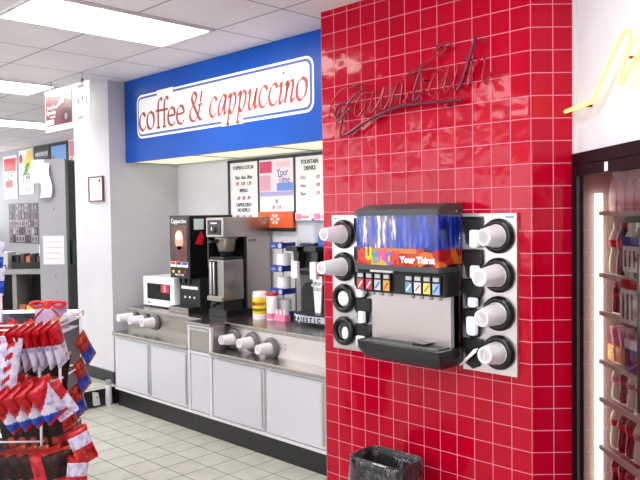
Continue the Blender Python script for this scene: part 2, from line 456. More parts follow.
f = MB().box(0, .024, 0, .02, .15, .838).box(.276, .30, 0, .02, .15, .838).box(.024, .276, 0, .02, .15, .172).box(.024, .276, 0, .02, .824, .838).box(.024, .276, 0, .02, .615, .635)
f.build('face_frame', M_TRIMW, pc)
MB().box(.03, .27, .004, .02, .178, .61, .002).build('door', M_DOOR, pc)
d = MB().box(.03, .27, .004, .02, .64, .821, .002).build('drawer', M_STEEL, pc)
MB().box(.03, .27, -.006, .004, .795, .81).build('drawer_pull', M_ALU, d)
MB().box(-.004, .304, -.012, .14, .838, .858, .003).build('cap', M_STEEL, pc)

TZ = .853
ct = thing('steel_countertop', 'long stainless steel counter with lower ledge and upright cup panels', 'counter', (0, 0, LZ))
for x0, x1 in ((-5.80, -4.662), (-4.358, -3.152)):
    MB().box(x0, x1, CY-.016, 3.376, .001, .030, .004).build('ledge', M_STEEL, ct)
    p = MB(); xx0 = -5.84 if x0 < -5 else -4.66
    p.box(xx0, x1, 3.375, 3.40, .0, TZ-LZ-.03)
    p.build('cup_panel', M_STEEL if x0 < -5 else M_PANEL, ct)
for k in range(4):
    MB().lathe([(.006, 0), (.006, .004), (.003, .006)], (-3.78+.05*(k % 2), 3.375, .10+.03*(k//2)), (0, -1, 0), 10).build('screw', M_STEEL, ct)
MB().box(-5.845, -3.152, 3.360, 4.028, TZ-LZ-.03, TZ-LZ, .004).build('worktop', M_STEEL, ct)

# cup dispensers in the panels, and the cup stacks they hold
M_RIMH = mat('dark_well', (30, 30, 30), .6)
def ring_profile(R): return [(R*.62, 0), (R*.98, 0), (R, .008), (R*.96, .022), (R*.82, .034), (R*.66, .030), (R*.62, .02), (R*.62, 0)]
def cup_ring(parent, m, loc, R, name='cup_ring', n=36):
    o = MB().lathe(ring_profile(R), loc, (0, -1, 0), n, cap=False).build(name, m, parent)
    return o
def cup_stack(loc, L0, r0, r1, lab, grp, ax=(0, -1, -.06)):
    t = thing('cup_stack', lab, 'cup stack', loc, 0, grp)
    a = Vector(ax).normalized()
    # outermost cup, base towards the room, with the stacked lips of those behind it
    MB().lathe([(r1*.80, L0-.0015), (r1*.86, L0-.0005), (r1, L0), (r1*1.02, L0-.004), (r0*.93, .03), (r0*.95, .0), (r0*.9, -.01)], (0, 0, 0), a, 28).build('outer_cup', M_CUP, t)
    MB().lathe([(0.001, L0-.0015), (r1*.80, L0-.0015)], (0, 0, 0), a, 24, cap=False).build('cup_base', M_CUP, t)
    for k in range(2):
        MB().lathe([(r0*.94, .006-k*.014), (r0*1.0, .004-k*.014), (r0*1.0, -.002-k*.014), (r0*.94, -.004-k*.014)], (0, 0, 0), a, 28, cap=False).build('cup_lip', M_CUP, t)
    return t
pos = ['left', 'middle', 'right']
for gi, (xs, gname) in enumerate((((-5.74, -5.56, -5.39), 'column-end'), ((-4.295, -4.085, -3.875), 'red-wall-end'))):
    for i, x in enumerate(xs):
        z = (.772-.006*i) if gi == 0 else (.737, .737, .718)[i]
        t = thing('cup_dispenser', f'round grey cup dispenser ring, {pos[i]} one of the {gname} trio in the counter panel', 'cup dispenser', (x, 3.375, z), 0, 'grey cup dispensers in the counter')
        cup_ring(t, M_GREYR, (0, 0, 0), .076 if gi else .07)
        MB().lathe([(.045, .001), (.045, .004)], (0, 0, 0), (0, -1, 0), 24).build('dark_opening', M_RIMH, t)
        cup_stack((x, 3.342, z), (.125, .12, .105)[i] if gi == 0 else .10, .044, .033, f'stack of white cups pointing out of the {pos[i]} ring of the {gname} trio, base outwards', 'white cup stacks in the counter', (0, -1, .07))

# ------------------------------------------------------------------ microwave
mw = thing('microwave', 'small white microwave with dark window beside the black cappuccino machine', 'microwave', (-5.825, 3.525, TZ))
W = .505
MB().box(0, W, .015, .36, .012, .275, .006).build('cabinet_body', M_WHITE, mw)
MB().box(.002, W-.002, 0, .016, .014, .273, .004).build('door', M_WHITE, mw)
MB().box(.075, .44, -.004, .001, .075, .215).build('door_window', mat('dark_glass', (12, 12, 14), .12), mw)
MB().box(.30, .43, -.0055, -.003, .14, .21).build('window_sticker', mat('red_sticker', (196, 30, 52), .5), mw)
for k in range(3): text('sticker_text', 'EASY OPEN'[k*3:k*3+3], .02, M_WTEXT, mw, (.365, -.0058, .19-.02*k), sx=1)
MB().box(.075, .12, -.001, .001, .035, .045).build('logo_mark', M_TEXT, mw)
for px_ in (.05, W-.05):
    for py in (.05, .31): MB().lathe([(.012, 0), (.012, .013)], (px_, py, 0), n=10).build('foot', M_BLACK, mw)
tb = thing('paper_box', 'small white paper carton standing on the microwave', 'box', (-5.55, 3.71, TZ+.276))
MB().box(-.05, .05, -.04, .04, 0, .17, .004).build('carton', M_WHITE, tb)
MB().box(-.035, .035, -.041, -.039, .16, .168).build('flap', M_TRIMW, tb)
# ------------------------------------------------------------------ cappuccino machine
cm = thing('cappuccino_machine', 'tall black cappuccino machine with a coffee cup picture on its front', 'cappuccino machine', (-5.30, 3.47, TZ))
W, D, HT = .295, .46, .82
MB().box(0, W, .10, D, .0, .29).build('lower_body', M_BLACKM, cm)
MB().box(0, W, .004, D, .29, HT, .008).build('upper_body', M_BLACK, cm)
MB().box(.012, W-.012, 0, .005, .30, HT-.012).build('door_panel', M_BLACK, cm)
MB().box(.03, W-.03, -.003, .001, .43, .735).build('cup_picture', M_BROWN, cm)
def blob(n, c, rx, rz, y, m, par, nn=20):
    return MB().prism([(c[0]+rx*math.cos(2*PI*k/nn), c[1]+rz*math.sin(2*PI*k/nn)) for k in range(nn)], y-.002, y, 'y').build(n, m, par)
blob('picture_cup', (.155, .615), .06, .085, -.003, mat('cup_photo', (214, 160, 140), .4), cm)
blob('picture_foam', (.155, .65), .05, .04, -.005, mat('foam_photo', (244, 220, 204), .4), cm)
blob('picture_beans', (.16, .52), .075, .045, -.003, mat('beans_photo', (92, 36, 26), .4), cm)
text('brand_text', 'Cappuccino', .055, M_WTEXT, cm, (.148, -.001, .755), sx=.85)
for k, (cx, m_) in enumerate(((.06, M_RED), (.148, M_WHITE), (.235, M_PBLUE))):
    MB().box(cx-.038, cx+.038, -.004, .001, .385, .43).build('flavour_card', M_WTEXT if k != 1 else m_, cm)
    MB().box(cx-.034, cx+.034, -.0055, -.003, .405, .428).build('card_band', (M_RED, M_MAROON, M_PBLUE)[k], cm)
    MB().lathe([(.013, 0), (.013, .006), (.009, .009)], (cx, 0, .345), (0, -1, 0), 16).build('button', M_YEL if k < 2 else M_RED, cm)
text('button_text', 'PUSH TO FILL', .022, M_WTEXT, cm, (.148, -.001, .312))
MB().box(.03, W-.03, .094, .101, .19, .215).build('lower_label', M_WTEXT, cm)
for cx in (.08, .148, .216):
    MB().lathe([(.012, 0), (.015, .05)], (cx, .055, .24), n=12).build('spout', M_BLACK, cm)
    MB().lathe([(.01, 0), (.01, .005)], (cx, .10, .12), (0, -1, 0), 10).build('lamp', M_WTEXT, cm)
b = MB().box(.004, W-.004, -.02, .10, 0, .045, .004)
b.build('drip_tray', M_STEEL, cm)
MB().box(.02, W-.02, -.015, .095, .044, .05).build('drip_grate', M_BLACKM, cm)
MB().box(W-.002, W+.002, .05, .15, .70, .79).build('notice_sticker', mat('mint_paper', (196, 214, 206), .6), cm)
MB().prism([(.06, .58), (.13, .57), (.15, .64), (.12, .69), (.09, .64)], W-.002, W+.003, 'x').build('red_sticker', M_RED, cm)
# ------------------------------------------------------------------ brewer
br = thing('coffee_brewer', 'stainless steel coffee brewer with hanging filter basket and metal server', 'coffee brewer', (-4.815, 3.49, TZ))
W, D = .232, .50
MB().box(0, W, .03, D, 0, .055, .004).build('base', M_BLACK, br)
MB().box(0, W, .25, D, .055, .64).build('rear_column', M_STEELV, br)
MB().box(.0, W-.012, .235, .252, .055, .64).build('column_face', M_BLACK, br)
MB().box(0, W, .02, D, .64, .80, .006).build('head', M_STEEL, br)
MB().box(.006, W-.006, .012, .022, .645, .795, .003).build('control_panel', M_STEELV, br)
cp = MB().box(.03, W-.03, .007, .013, .66, .78).build('control_face', M_BLACK, br)
MB().lathe([(.024, 0), (.022, .018), (.012, .02)], (W/2, .007, .70), (0, -1, 0), 20).build('knob', M_DGREY, cp)
MB().box(W/2-.003, W/2+.003, -.017, -.012, .70, .722).build('knob_mark', M_WTEXT, cp)
MB().box(W/2-.04, W/2+.04, .0055, .0075, .748, .758).build('panel_mark', M_WTEXT, cp)
MB().box(-.006, .012, .03, .2, .40, .66).build('hot_water_pipe', M_BLACK, br)
bs = MB().lathe([(.062, 0), (.07, .01), (.092, .10), (.098, .105), (.098, .12), (.09, .12)], (W/2, .13, .52), n=28).build('filter_basket', mat('basket_steel', (150, 144, 138), .3, .9), br)
MB().box(W/2-.018, W/2+.018, -.035, .04, .595, .615, .005).build('basket_handle', M_BLACK, bs)
MB().lathe([(.05, 0), (.055, .02)], (W/2, .13, .49), n=20).build('drip_cone', M_BLACK, bs)
sv = MB().box(.015, W-.015, .02, .225, .13, .46, .008).build('server', M_STEEL, br)
MB().box(.05, .125, .008, .021, .17, .45, .003).build('gauge_frame', M_BLACK, sv)
for gx in (.065, .105): MB().tube([(gx, .006, .18), (gx, .006, .44)], .006, 8).build('sight_glass', mat('pale_glass', (230, 230, 232), .15), sv)
MB().box(.02, W-.02, .03, .22, .46, .485, .01).build('server_lid', M_BLACK, sv)
MB().box(.02, W-.02, .0, .02, .13, .165).build('server_foot', M_STEELV, sv)
MB().lathe([(.012, 0), (.012, .05), (.02, .055), (.02, .075)], (W/2+.03, .02, .115), (0, -1, -.3), 12).build('faucet', M_BLACK, sv)
MB().box(.03, W-.03, .03, .22, .056, .13).build('server_stand', M_BLACKM, br)
MB().box(W-.001, W+.001, .27, .35, .60, .62).build('badge', mat('etched', (120, 118, 116), .5, .5), br)

# ------------------------------------------------------------------ small things by the brewer
def tub(loc, r, h, lab, body, lid, band=None):
    t = thing('canister', lab, 'canister', loc)
    MB().lathe([(r*.95, 0), (r, .008), (r, h*.86), (r*.9, h*.9)], n=26).build('body', body, t)
    MB().lathe([(r*.93, h*.88), (r*.95, h*.89), (r*.95, h*.985), (r*.88, h)], n=26).build('lid', lid, t)
    if band:
        for z0, z1, m_ in band: MB().lathe([(r*1.008, h*z0), (r*1.008, h*z1)], n=26, cap=False).build('label_band', m_, t)
    return t
t = tub((-4.345, 3.67, TZ), .060, .215, 'yellow-labelled creamer canister with white lid beside the brewer', M_WHITE, M_WHITE, ((.2, .80, M_YEL), (.5, .62, M_ORANGE), (.3, .40, mat('green_print', (60, 140, 60), .5))))

t = tub((-4.235, 3.70, TZ), .045, .21, 'white sugar canister with red lid between the yellow canister and the lid tower', M_WHITE, M_RED, ((.05, .25, mat('pink_print', (226, 120, 160), .5)),))
# sachets
sp = thing('sachet_box', 'small pink and white sweetener packet box in front of the lid tower', 'box', (-4.12, 3.70, TZ))
MB().box(-.06, .06, -.03, .03, 0, .05, .003).build('tray', mat('pink_card', (226, 130, 170), .5), sp)
for k in range(5): MB().box(-.052+.022*k, -.036+.022*k, -.02, .02, .04, .085).build('packet', (M_WHITE, MATS['pink_card'])[k % 2], sp)
# tower of lids held by four blue clips
tw = thing('lid_tower', 'upright tower of white lids held by four blue clips', 'lid dispenser', (-4.225, 3.82, TZ))
b = MB()
for s in (-1, 1): b.tube([(s*.073, .056, 0), (s*.073, .056, .60)], .006, 8)
b.build('rod', M_STEEL, tw)
MB().box(-.085, .085, -.05, .065, 0, .012, .004).build('base', M_BLACK, tw)
M_CLIP = mat('blue_clip', (30, 44, 140), .4)
for k in range(4):
    z = .010+.180*k
    prof = []
    for j in range(11): prof += [(.062-.004*(j/10), z+.014*j*.95), (.054-.004*(j/10), z+.014*j*.95+.007)]
    MB().lathe(prof, (0, 0, 0), n=20).build('lid_column', M_CUP, tw) if k < 3 else MB().lathe(prof[:8], (0, 0, 0), n=20).build('lid_column', M_CUP, tw)
    c = MB().box(-.074, .074, -.085, -.066, z, z+.052, .006).box(-.074, -.064, -.07, .05, z+.004, z+.048).box(.064, .074, -.07, .05, z+.004, z+.048).build('clip', M_CLIP, tw)
    MB().lathe([(.020, 0), (.018, .006)], (.05, -.085, z+.024), (0, -1, 0), 16).build('clip_button', mat('pale_blue', (170, 190, 240), .4), c)
    text('clip_text', 'LIDS', .026, mat('pale_blue', (170, 190, 240)), c, (-.03, -.0855, z+.012))

# ------------------------------------------------------------------ twin-bowl slush dispenser
sl = thing('slush_dispenser', 'black twin-bowl drink dispenser with clear bowls and white tap handles by the tiled wall', 'drink dispenser', (-3.965, 3.66, TZ))
W = .50
b = MB().prism([(.09, .0), (.44, 0), (.44, .545), (.03, .545), (.03, .40), (.09, .36)], .0, W, 'x')
b.build('body', mat('charcoal_steel', (74, 74, 80), .3, .4), sl)
for cx in (.105, .30):
    MB().prism(rrect(cx-.085, cx+.085, .0, .31, .08), .083, .091, 'y').build('arched_niche', mat('niche_black', (8, 8, 10), .2), sl)
MB().prism([(.15, .36), (.25, .36), (.226, .04), (.178, .04)], .07, .092, 'y').build('name_plate', M_WHITE, sl)
for k, s_ in enumerate(('FRESH', 'COLD')): text('plate_text', s_, .036, M_TEXT, sl, (.2, .069, .29-.04*k), sx=.75)
b = MB()
b.prism([(0, .09), (0, .02), (.05, -.02), (.2, -.045), (.35, -.02), (W-.1, .02), (W-.1, .09)], .03, .075)
b.build('drip_tray', mat('pale_tray', (196, 206, 222), .4), sl)
MB().prism([(.0, .09), (.0, .025), (.05, -.012), (.2, -.035), (.35, -.012), (W-.1, .025), (W-.1, .09)], .075, .088).build('tray_grate', M_BLACK, sl)
for k, s_ in enumerate('MAJESTIC'): text('tray_text', s_, .046, M_TEXT, sl, (.045+.035*k+.02, (-.022, -.029, -.036, -.043, -.047, -.042, -.036, -.030)[k], .034), bold=.002)
M_BOWL = glass_mat('clear_bowl', (246, 247, 250), .8)
for i, cx in enumerate((.105, .30)):
    MB().box(cx-.09, cx+.09, .04, .42, .575, .755, .02).build('bowl', M_BOWL, sl)
    MB().box(cx-.08, cx+.08, .06, .40, .552, .60 if i == 0 else .66, .012).build('drink', mat('dark_drink', (24, 26, 60), .2) if i == 0 else mat('blue_drink', (20, 96, 190), .2), sl)
    MB().box(cx-.094, cx+.094, .035, .425, .755, .785, .008).build('bowl_lid', M_ACRY, sl)
    l = MB().box(cx-.085, cx+.085, .028, .036, .77, .825).build('flavour_card', M_WHITE, sl)
    MB().box(cx-.08, cx-.02, .026, .029, .775, .82).build('card_print', MATS['pink_print'], l)
    text('card_text', ('CHERRY', 'GRAPE')[i], .032, M_RTEXT, l, (cx+.02, .0265, .785), sx=.8)
    v = MB().box(cx-.09, cx+.035, -.075, .03, .545, .582, .006).build('tap', M_BLACK, sl)
    MB().prism([(cx-.03, .545), (cx+.03, .545), (cx+.018, .42), (cx-.018, .42)], -.05, .02, 'y').build('tap_neck', M_BLACK, v)
    MB().box(cx-.022, cx+.042, -.085, -.05, .35, .475, .01).build('tap_handle', M_WHITE, v)
MB().box(0, W-.08, .03, .43, .545, .553).build('shelf_plate', M_DGREY, sl)
b = MB()
for cx in (.155, .245):
    b.lathe([(.012, 0), (.010, .008)], (cx, .069, .29), (0, -1, 0), 12)
b.build('push_button', M_WHITE, sl)

# ------------------------------------------------------------------ menu board on the alcove wall
mn = thing('menu_board', 'black framed price board of three white panels over the coffee machines', 'menu board', (0, 4.0, 0))
X0, X1, Z0, Z1 = -5.155, -3.20, 1.615, 2.155
f = MB().box(X0, X1, 0, .025, Z0, Z0+.02).box(X0, X1, 0, .025, Z1-.025, Z1).box(X0, X0+.03, 0, .025, Z0, Z1)
for xx in (-4.735, -4.285): f.box(xx-.01, xx+.01, 0, .025, Z0, Z1)
f.build('frame', M_BLACK, mn)
for a, c in ((X0+.02, -4.735), (-4.735, -4.285), (-4.285, X1)): plate('price_panel', a, c, Z0+.01, Z1-.01, .006, .012, M_WTEXT, mn)
def lines(cx, rows):
    for z, s_, m_, sz in rows: text('price_text', s_, sz, m_, mn, (cx, .005, z), sx=.8, bold=.001)
lines(-4.94, ((2.07, 'COFFEE & COCOA', M_TEXT, .042), (1.985, '12oz  16oz  20oz', M_TEXT, .042), (1.93, '.89   1.09   1.29', M_RTEXT, .042), (1.87, 'REFILLS', M_TEXT, .042), (1.805, '.69   .89   .99', M_RTEXT, .042), (1.745, 'CAPPUCCINO', M_TEXT, .042), (1.70, 'NO REFILLS', M_TEXT, .042), (1.64, '.99   1.19   1.39', M_RTEXT, .042)))
MB().box(-4.72, -4.30, .003, .007, 1.82, 2.12).build('poster', mat('pale_poster', (246, 226, 236), .5), mn)
MB().box(-4.715, -4.56, .0015, .004, 2.02, 2.115).build('poster_block', mat('magenta_print', (214, 60, 110), .5), mn)
MB().box(-4.715, -4.58, .0015, .004, 1.87, 2.0).build('poster_block', mat('rose_print', (228, 170, 190), .5), mn)
MB().box(-4.50, -4.305, .0015, .004, 1.865, 1.93).build('poster_block', mat('sky_print', (110, 150, 220), .5), mn)
MB().box(-4.715, -4.305, .0015, .004, 1.825, 1.86).build('poster_band', mat('lilac_print', (180, 170, 220), .5), mn)
text('poster_text', 'COFFEE', .06, MATS['rose_print'], mn, (-4.42, .0025, 2.06), sx=.8)
text('poster_text', 'Your', .085, M_PBLUE, mn, (-4.43, .0025, 1.99), sx=.8)
text('poster_text', 'Time', .085, M_PBLUE, mn, (-4.41, .0025, 1.93), sx=.8)
text('price_text', '20', .045, M_TEXT, mn, (-4.51, .005, 1.765)); text('price_text', '.89  1.09', .042, M_RTEXT, mn, (-4.51, .005, 1.715), sx=.8)
lines(-4.11, ((2.07, 'FOUNTAIN', M_TEXT, .048), (2.02, 'DRINKS', M_TEXT, .048)))
for z, s_, p_ in ((1.95, '12oz', '.69'), (1.885, '16oz', '.89'), (1.82, '20oz', '.99')):
    text('price_text', s_, .04, M_TEXT, mn, (-4.19, .005, z), sx=.8); text('price_text', p_, .042, M_RTEXT, mn, (-4.02, .005, z), sx=.9)
ob = thing('orange_sign', 'orange sign box with a white emblem hung under the middle of the price board', 'sign', (-4.51, 3.985, 1.56))
MB().box(-.215, .215, 0, .03, 0, .135, .006).build('face', M_ORANGE, ob)
MB().box(-.215, .215, -.004, .034, -.03, 0, .004).build('lower_rim', M_BLACK, ob)
b = MB()
for k in range(6):
    a = 2*PI*k/6; b.prism([(math.cos(a+da)*rr*1.2, .072+math.sin(a+da)*rr) for da, rr in ((0, .01), (.3, .045), (-.3, .045))], -.003, 0, 'y')
b.build('emblem', M_WTEXT, ob)

# certificate on the column
pf = thing('framed_certificate', 'small brown framed certificate on the white column', 'picture frame', (-6.215, COLY-.022, 1.93))
f = MB()
w, h = .135, .118
f.box(-w, w, 0, .02, h-.014, h).box(-w, w, 0, .02, -h, -h+.014).box(-w, -w+.014, 0, .02, -h+.014, h-.014).box(w-.014, w, 0, .02, -h+.014, h-.014)
f.build('frame', mat('brown_wood', (104, 60, 52), .4), pf)
MB().box(-w+.012, w-.012, .008, .018, -h+.012, h-.012).build('certificate', mat('cream_paper', (240, 230, 232), .5), pf)
for k in range(4): MB().box(-.07, .07, .0065, .0085, .045-.03*k, .052-.03*k).build('text_line', mat('grey_ink', (170, 150, 156), .6), pf)
blob('seal', (.07, .075), .016, .016, .008, M_TEXT, pf, 12)

# ================================================================== SODA WALL
PY = RY-.022     # front of the steel panels
M_WELL = mat('well_black', (12, 12, 14), .4)
LZW = [1.582, 1.415, 1.265, 1.112, .96]
RZ = [1.545, 1.350, 1.160, .965]
M_LID = mat('white_lid', (226, 232, 240), .4)
def soda_panel(x0, x1, xr, xw, side):
    t = thing('mounted_cup_panel', f'stainless panel with black cup rings on the {side} of the soda fountain', 'cup panel', (0, RY-.001, 0), 0, 'steel cup panels')
    MB().box(x0, x1, -.021, 0, .852, 1.658, .002).build('sheet', M_PANEL, t)
    for z in RZ:
        o = cup_ring(t, M_BLACK, (xr, -.0215, z), .088)
        MB().lathe([(.056, .001), (.054, .003)], (xr, -.0215, z), (0, -1, 0), 28).build('opening', mat('ring_well', (70, 70, 72), .5), o)
    for z in LZW:
        w = .056
        P = [(xw-w, z+.055), (xw+w, z+.055), (xw+w, z-.01), (xw+.04, z-.03), (xw+.035, z-.075), (xw+.0, z-.092), (xw-.035, z-.075), (xw-.04, z-.03), (xw-w, z-.01)]
        o = MB().prism(P, -.030, -.0212, 'y').build('lid_well', M_WELL, t)
        pts = [(px_, -.031, pz) for px_, pz in P]
        MB().tube(pts, .006, 6, closed=True).build('well_rim', M_BLACK, o)
    MB().box((x1-.06 if side == 'right' else x0+.012), (x1-.012 if side == 'right' else x0+.04), -.022, -.0205, 1.632, 1.644).build('maker_mark', mat('blue_grey_ink', (120, 140, 180), .5), t)
    return t
soda_panel(-3.055, -2.70, -2.955, -2.805, 'left')
soda_panel(-2.12, -1.808, -1.905, -2.052, 'right')
order = ['top', 'second', 'third', 'bottom']
ly = PY-.0335
for i, z in enumerate(RZ):
    cup_stack((-1.905, PY-.024, z), (.11, .145, .13, .105)[i], .058, .041, f'white cup stack in the {order[i]} black ring right of the soda fountain', 'white cup stacks on the soda wall', (-.06, -1, (-.03, -.02, -.08, .02)[i]))
    if i < 2: cup_stack((-2.955, PY-.024, z), (.15, .175)[i], .056, .036, f'white cup stack in the {order[i]} black ring left of the soda fountain', 'white cup stacks on the soda wall', (0, -1, .02))
nest = thing('nested_cup', 'white cup sunk deep inside the third black ring left of the soda fountain', 'cup', (-2.955, PY-.012, RZ[2]))
MB().lathe([(.044, 0), (.044, .006), (.036, .008)], (.004, 0, .0), (0, -1, 0), 24).build('cup_base', M_CUP, nest)
MB().lathe([(.046, -.001), (.046, .004)], (.004, 0, 0), (0, -1, 0), 24, cap=False).build('cup_lip', M_CUP, nest)
nest = thing('nested_cup', 'white cup half hidden inside the bottom black ring left of the soda fountain', 'cup', (-2.94, PY-.012, RZ[3]-.01))
MB().prism([(.03*math.cos(2*PI*k/18)*.8, .036*math.sin(2*PI*k/18)) for k in range(18)], -.008, 0, 'y').build('cup_base', M_CUP, nest)
MB().lathe([(.046, -.001), (.046, .004)], (-.01, 0, .01), (0, -1, 0), 24, cap=False).build('cup_lip', M_CUP, nest)
# lids in the wells
wn = ['topmost', 'second', 'third', 'fourth', 'lowest']
def lid_stack(x, z, w, h, lab):
    t = thing('lid_stack', lab, 'lid stack', (x, ly, z), 0, 'white lids in the black wells')
    n = 5; th = .005
    for k in range(n):
        P = rrect(-w+.003*k, w-.003*k*.5, -h, h-.004*k, min(w, h)*.45, 4)
        MB().prism(P, -th*(k+1)*.55, -th*k*.55, 'y').build('lid', M_LID, t)
for i, (x, z, w, h) in enumerate(((-2.025, 1.53, .029, .045), (-2.022, 1.362, .030, .034), (-2.036, 1.208, .030, .024), (-2.042, 1.088, .034, .047))):
    lid_stack(x, z, w, h, f'white cup lids in the {wn[i]} black well right of the soda fountain')
lid_stack(-2.80, 1.205, .034, .022, 'white cup lids in the well below the left syrup valves')
lid_stack(-2.79, 1.066, .030, .034, 'white cup lids in the fourth black well left of the soda fountain')
lid_stack(-2.80, .925, .036, .030, 'white cup lids in the lowest black well left of the soda fountain')
for k in range(5):
    a = (k-2)*.10
    s = MB().tube([(-.058+.006*k, -.010-.007*(k % 2), -.062+.004*k), (.030+.005*k, -.012-.007*(k % 2), .030+.002*k-.012*(k % 2))], .0042, 8).build('drinking_straw', M_CUP)
    s.location = (-2.052, ly, LZW[4]-.02)
    tag(s, 'white wrapped drinking straw lying in the lowest well right of the soda fountain', 'straw', 'drinking straws')

# ------------------------------------------------------------------ soda fountain
SF0, SF1, SFY = -2.69, -2.122, 2.955
so = thing('soda_fountain', 'wall-mounted soda fountain with bright blue and red display and eight valves', 'soda fountain', (0, 0, 0))
def front_poly(x0, x1, y0, y1, r, rr=.02):
    P = [(x0, y1)]
    for k in range(7):
        a = PI+ (PI/2)*k/6; P.append((x0+r+r*math.cos(a), y0+r*.6+r*.6*math.sin(a)))
    for k in range(5):
        a = 1.5*PI+(PI/2)*k/4; P.append((x1-rr+rr*math.cos(a), y0+rr+rr*math.sin(a)))
    return P+[(x1, y1)]
yb = PY-.0005
MB().prism(front_poly(SF0, SF1, SFY+.05, yb, .04), 1.235, 1.40).build('back_body', M_BLACKM, so)
# display
def display_mat():
    m = mat('fountain_display', (20, 50, 190), .16, emit=0)
    tc = N(m, 'ShaderNodeTexCoord'); sp = N(m, 'ShaderNodeSeparateXYZ'); L(m, tc.outputs['Object'], sp.inputs[0])
    mp = N(m, 'ShaderNodeMapping'); mp.inputs['Scale'].default_value = (24, 24, 4.5); L(m, tc.outputs['Object'], mp.inputs[0])
    nz = N(m, 'ShaderNodeTexNoise'); nz.inputs['Scale'].default_value = 1.3; nz.inputs['Detail'].default_value = 5; L(m, mp.outputs[0], nz.inputs['Vector'])
    r = N(m, 'ShaderNodeValToRGB'); cr = r.color_ramp
    cr.elements[0].position = .30; cr.elements[0].color = lin((6, 12, 80)); cr.elements[1].position = .5; cr.elements[1].color = lin((14, 44, 160))
    e = cr.elements.new(.59); e.color = lin((70, 90, 170)); e = cr.elements.new(.64); e.color = lin((110, 80, 100)); e = cr.elements.new(.72); e.color = lin((216, 222, 236))
    # more splash in the middle of the picture
    mid = math_node(m, 'MULTIPLY_ADD', math_node(m, 'ABSOLUTE', math_node(m, 'ADD', sp.outputs[0], 2.52)), -.75, .15)
    mid = math_node(m, 'MAXIMUM', mid, -.06)
    L(m, math_node(m, 'ADD', nz.outputs[0], mid), r.inputs[0])
    mp2 = N(m, 'ShaderNodeMapping'); mp2.inputs['Scale'].default_value = (14, 14, 12); L(m, tc.outputs['Object'], mp2.inputs[0])
    vo = N(m, 'ShaderNodeTexVoronoi'); vo.inputs['Scale'].default_value = 1.2; L(m, mp2.outputs[0], vo.inputs['Vector'])
    sh = N(m, 'ShaderNodeSeparateColor'); L(m, vo.outputs['Color'], sh.inputs[0])
    r2 = N(m, 'ShaderNodeValToRGB'); c2 = r2.color_ramp
    c2.elements[0].position = .1; c2.elements[0].color = lin((60, 12, 20)); c2.elements[1].position = .4; c2.elements[1].color = lin((170, 20, 20))
    e = c2.elements.new(.62); e.color = lin((176, 50, 16)); e = c2.elements.new(.85); e.color = lin((196, 96, 24))
    L(m, sh.outputs[0], r2.inputs[0])
    wob = math_node(m, 'MULTIPLY_ADD', nz.outputs[0], .10, 1.425)
    g = math_node(m, 'LESS_THAN', sp.outputs[2], wob)
    mx = N(m, 'ShaderNodeMix', data_type='RGBA'); L(m, g, mx.inputs['Factor']); L(m, r.outputs[0], mx.inputs['A']); L(m, r2.outputs[0], mx.inputs['B'])
    L(m, mx.outputs['Result'], bsdf(m).inputs['Base Color']); L(m, mx.outputs['Result'], bsdf(m).inputs['Emission Color'])
    bsdf(m).inputs['Emission Strength'].default_value = .06
    return m
ds = MB().prism(front_poly(SF0, SF1, SFY, yb, .05), 1.385, 1.656, smooth=False).build('display', display_mat(), so)
MB().prism(front_poly(SF0-.006, SF1+.006, SFY-.008, yb, .05), 1.362, 1.388).build('display_trim', M_DGREY, so)
# bevelled top cap
b = MB()
P1 = front_poly(SF0-.006, SF1+.006, SFY-.008, yb, .05); P2 = front_poly(SF0+.035, SF1-.005, SFY+.06, yb, .05); n = len(P1)
V = [(x, y, 1.652) for x, y in P1]+[(x, y, 1.684) for x, y in P1]+[(x, y, 1.712) for x, y in P2]
b._add(V, [tuple(range(n))[::-1], tuple(range(2*n, 3*n))]+[(i+k*n, (i+1) % n+k*n, (i+1) % n+(k+1)*n, i+(k+1)*n) for k in range(2) for i in range(n)])
b.build('top_cap', M_DGREY, so)
MB().lathe([(.006, 0), (.005, .004)], (SF1+.006, 3.10, 1.67), (1, 0, 0), 10).build('cap_screw', M_ALU, so)
yd = SFY-.0005
MB().box(-2.565, -2.43, yd-.002, yd, 1.39, 1.44).build('picture_block', mat('yellow_block', (206, 166, 30), .3), ds)
MB().box(-2.575, -2.26, yd-.0015, yd, 1.455, 1.48).build('picture_band', mat('amber_band', (190, 110, 30), .3), ds)
for k, (c_, colr) in enumerate(zip('QUENCH', ((214, 40, 50), (236, 204, 40), (60, 150, 170), (206, 70, 150), (120, 90, 190), (224, 50, 30)))):
    text('display_letter', c_, .085, mat('display_letter_%d' % k, colr, .3), ds, (-2.63+.047*k, yd-.002, 1.412-.004*k+(.012 if k % 2 else 0)), sx=.72, bold=.006)
text('slogan_text', 'Your Thirst', .046, M_WTEXT, ds, (-2.255, yd-.0025, 1.408), bold=.0022)
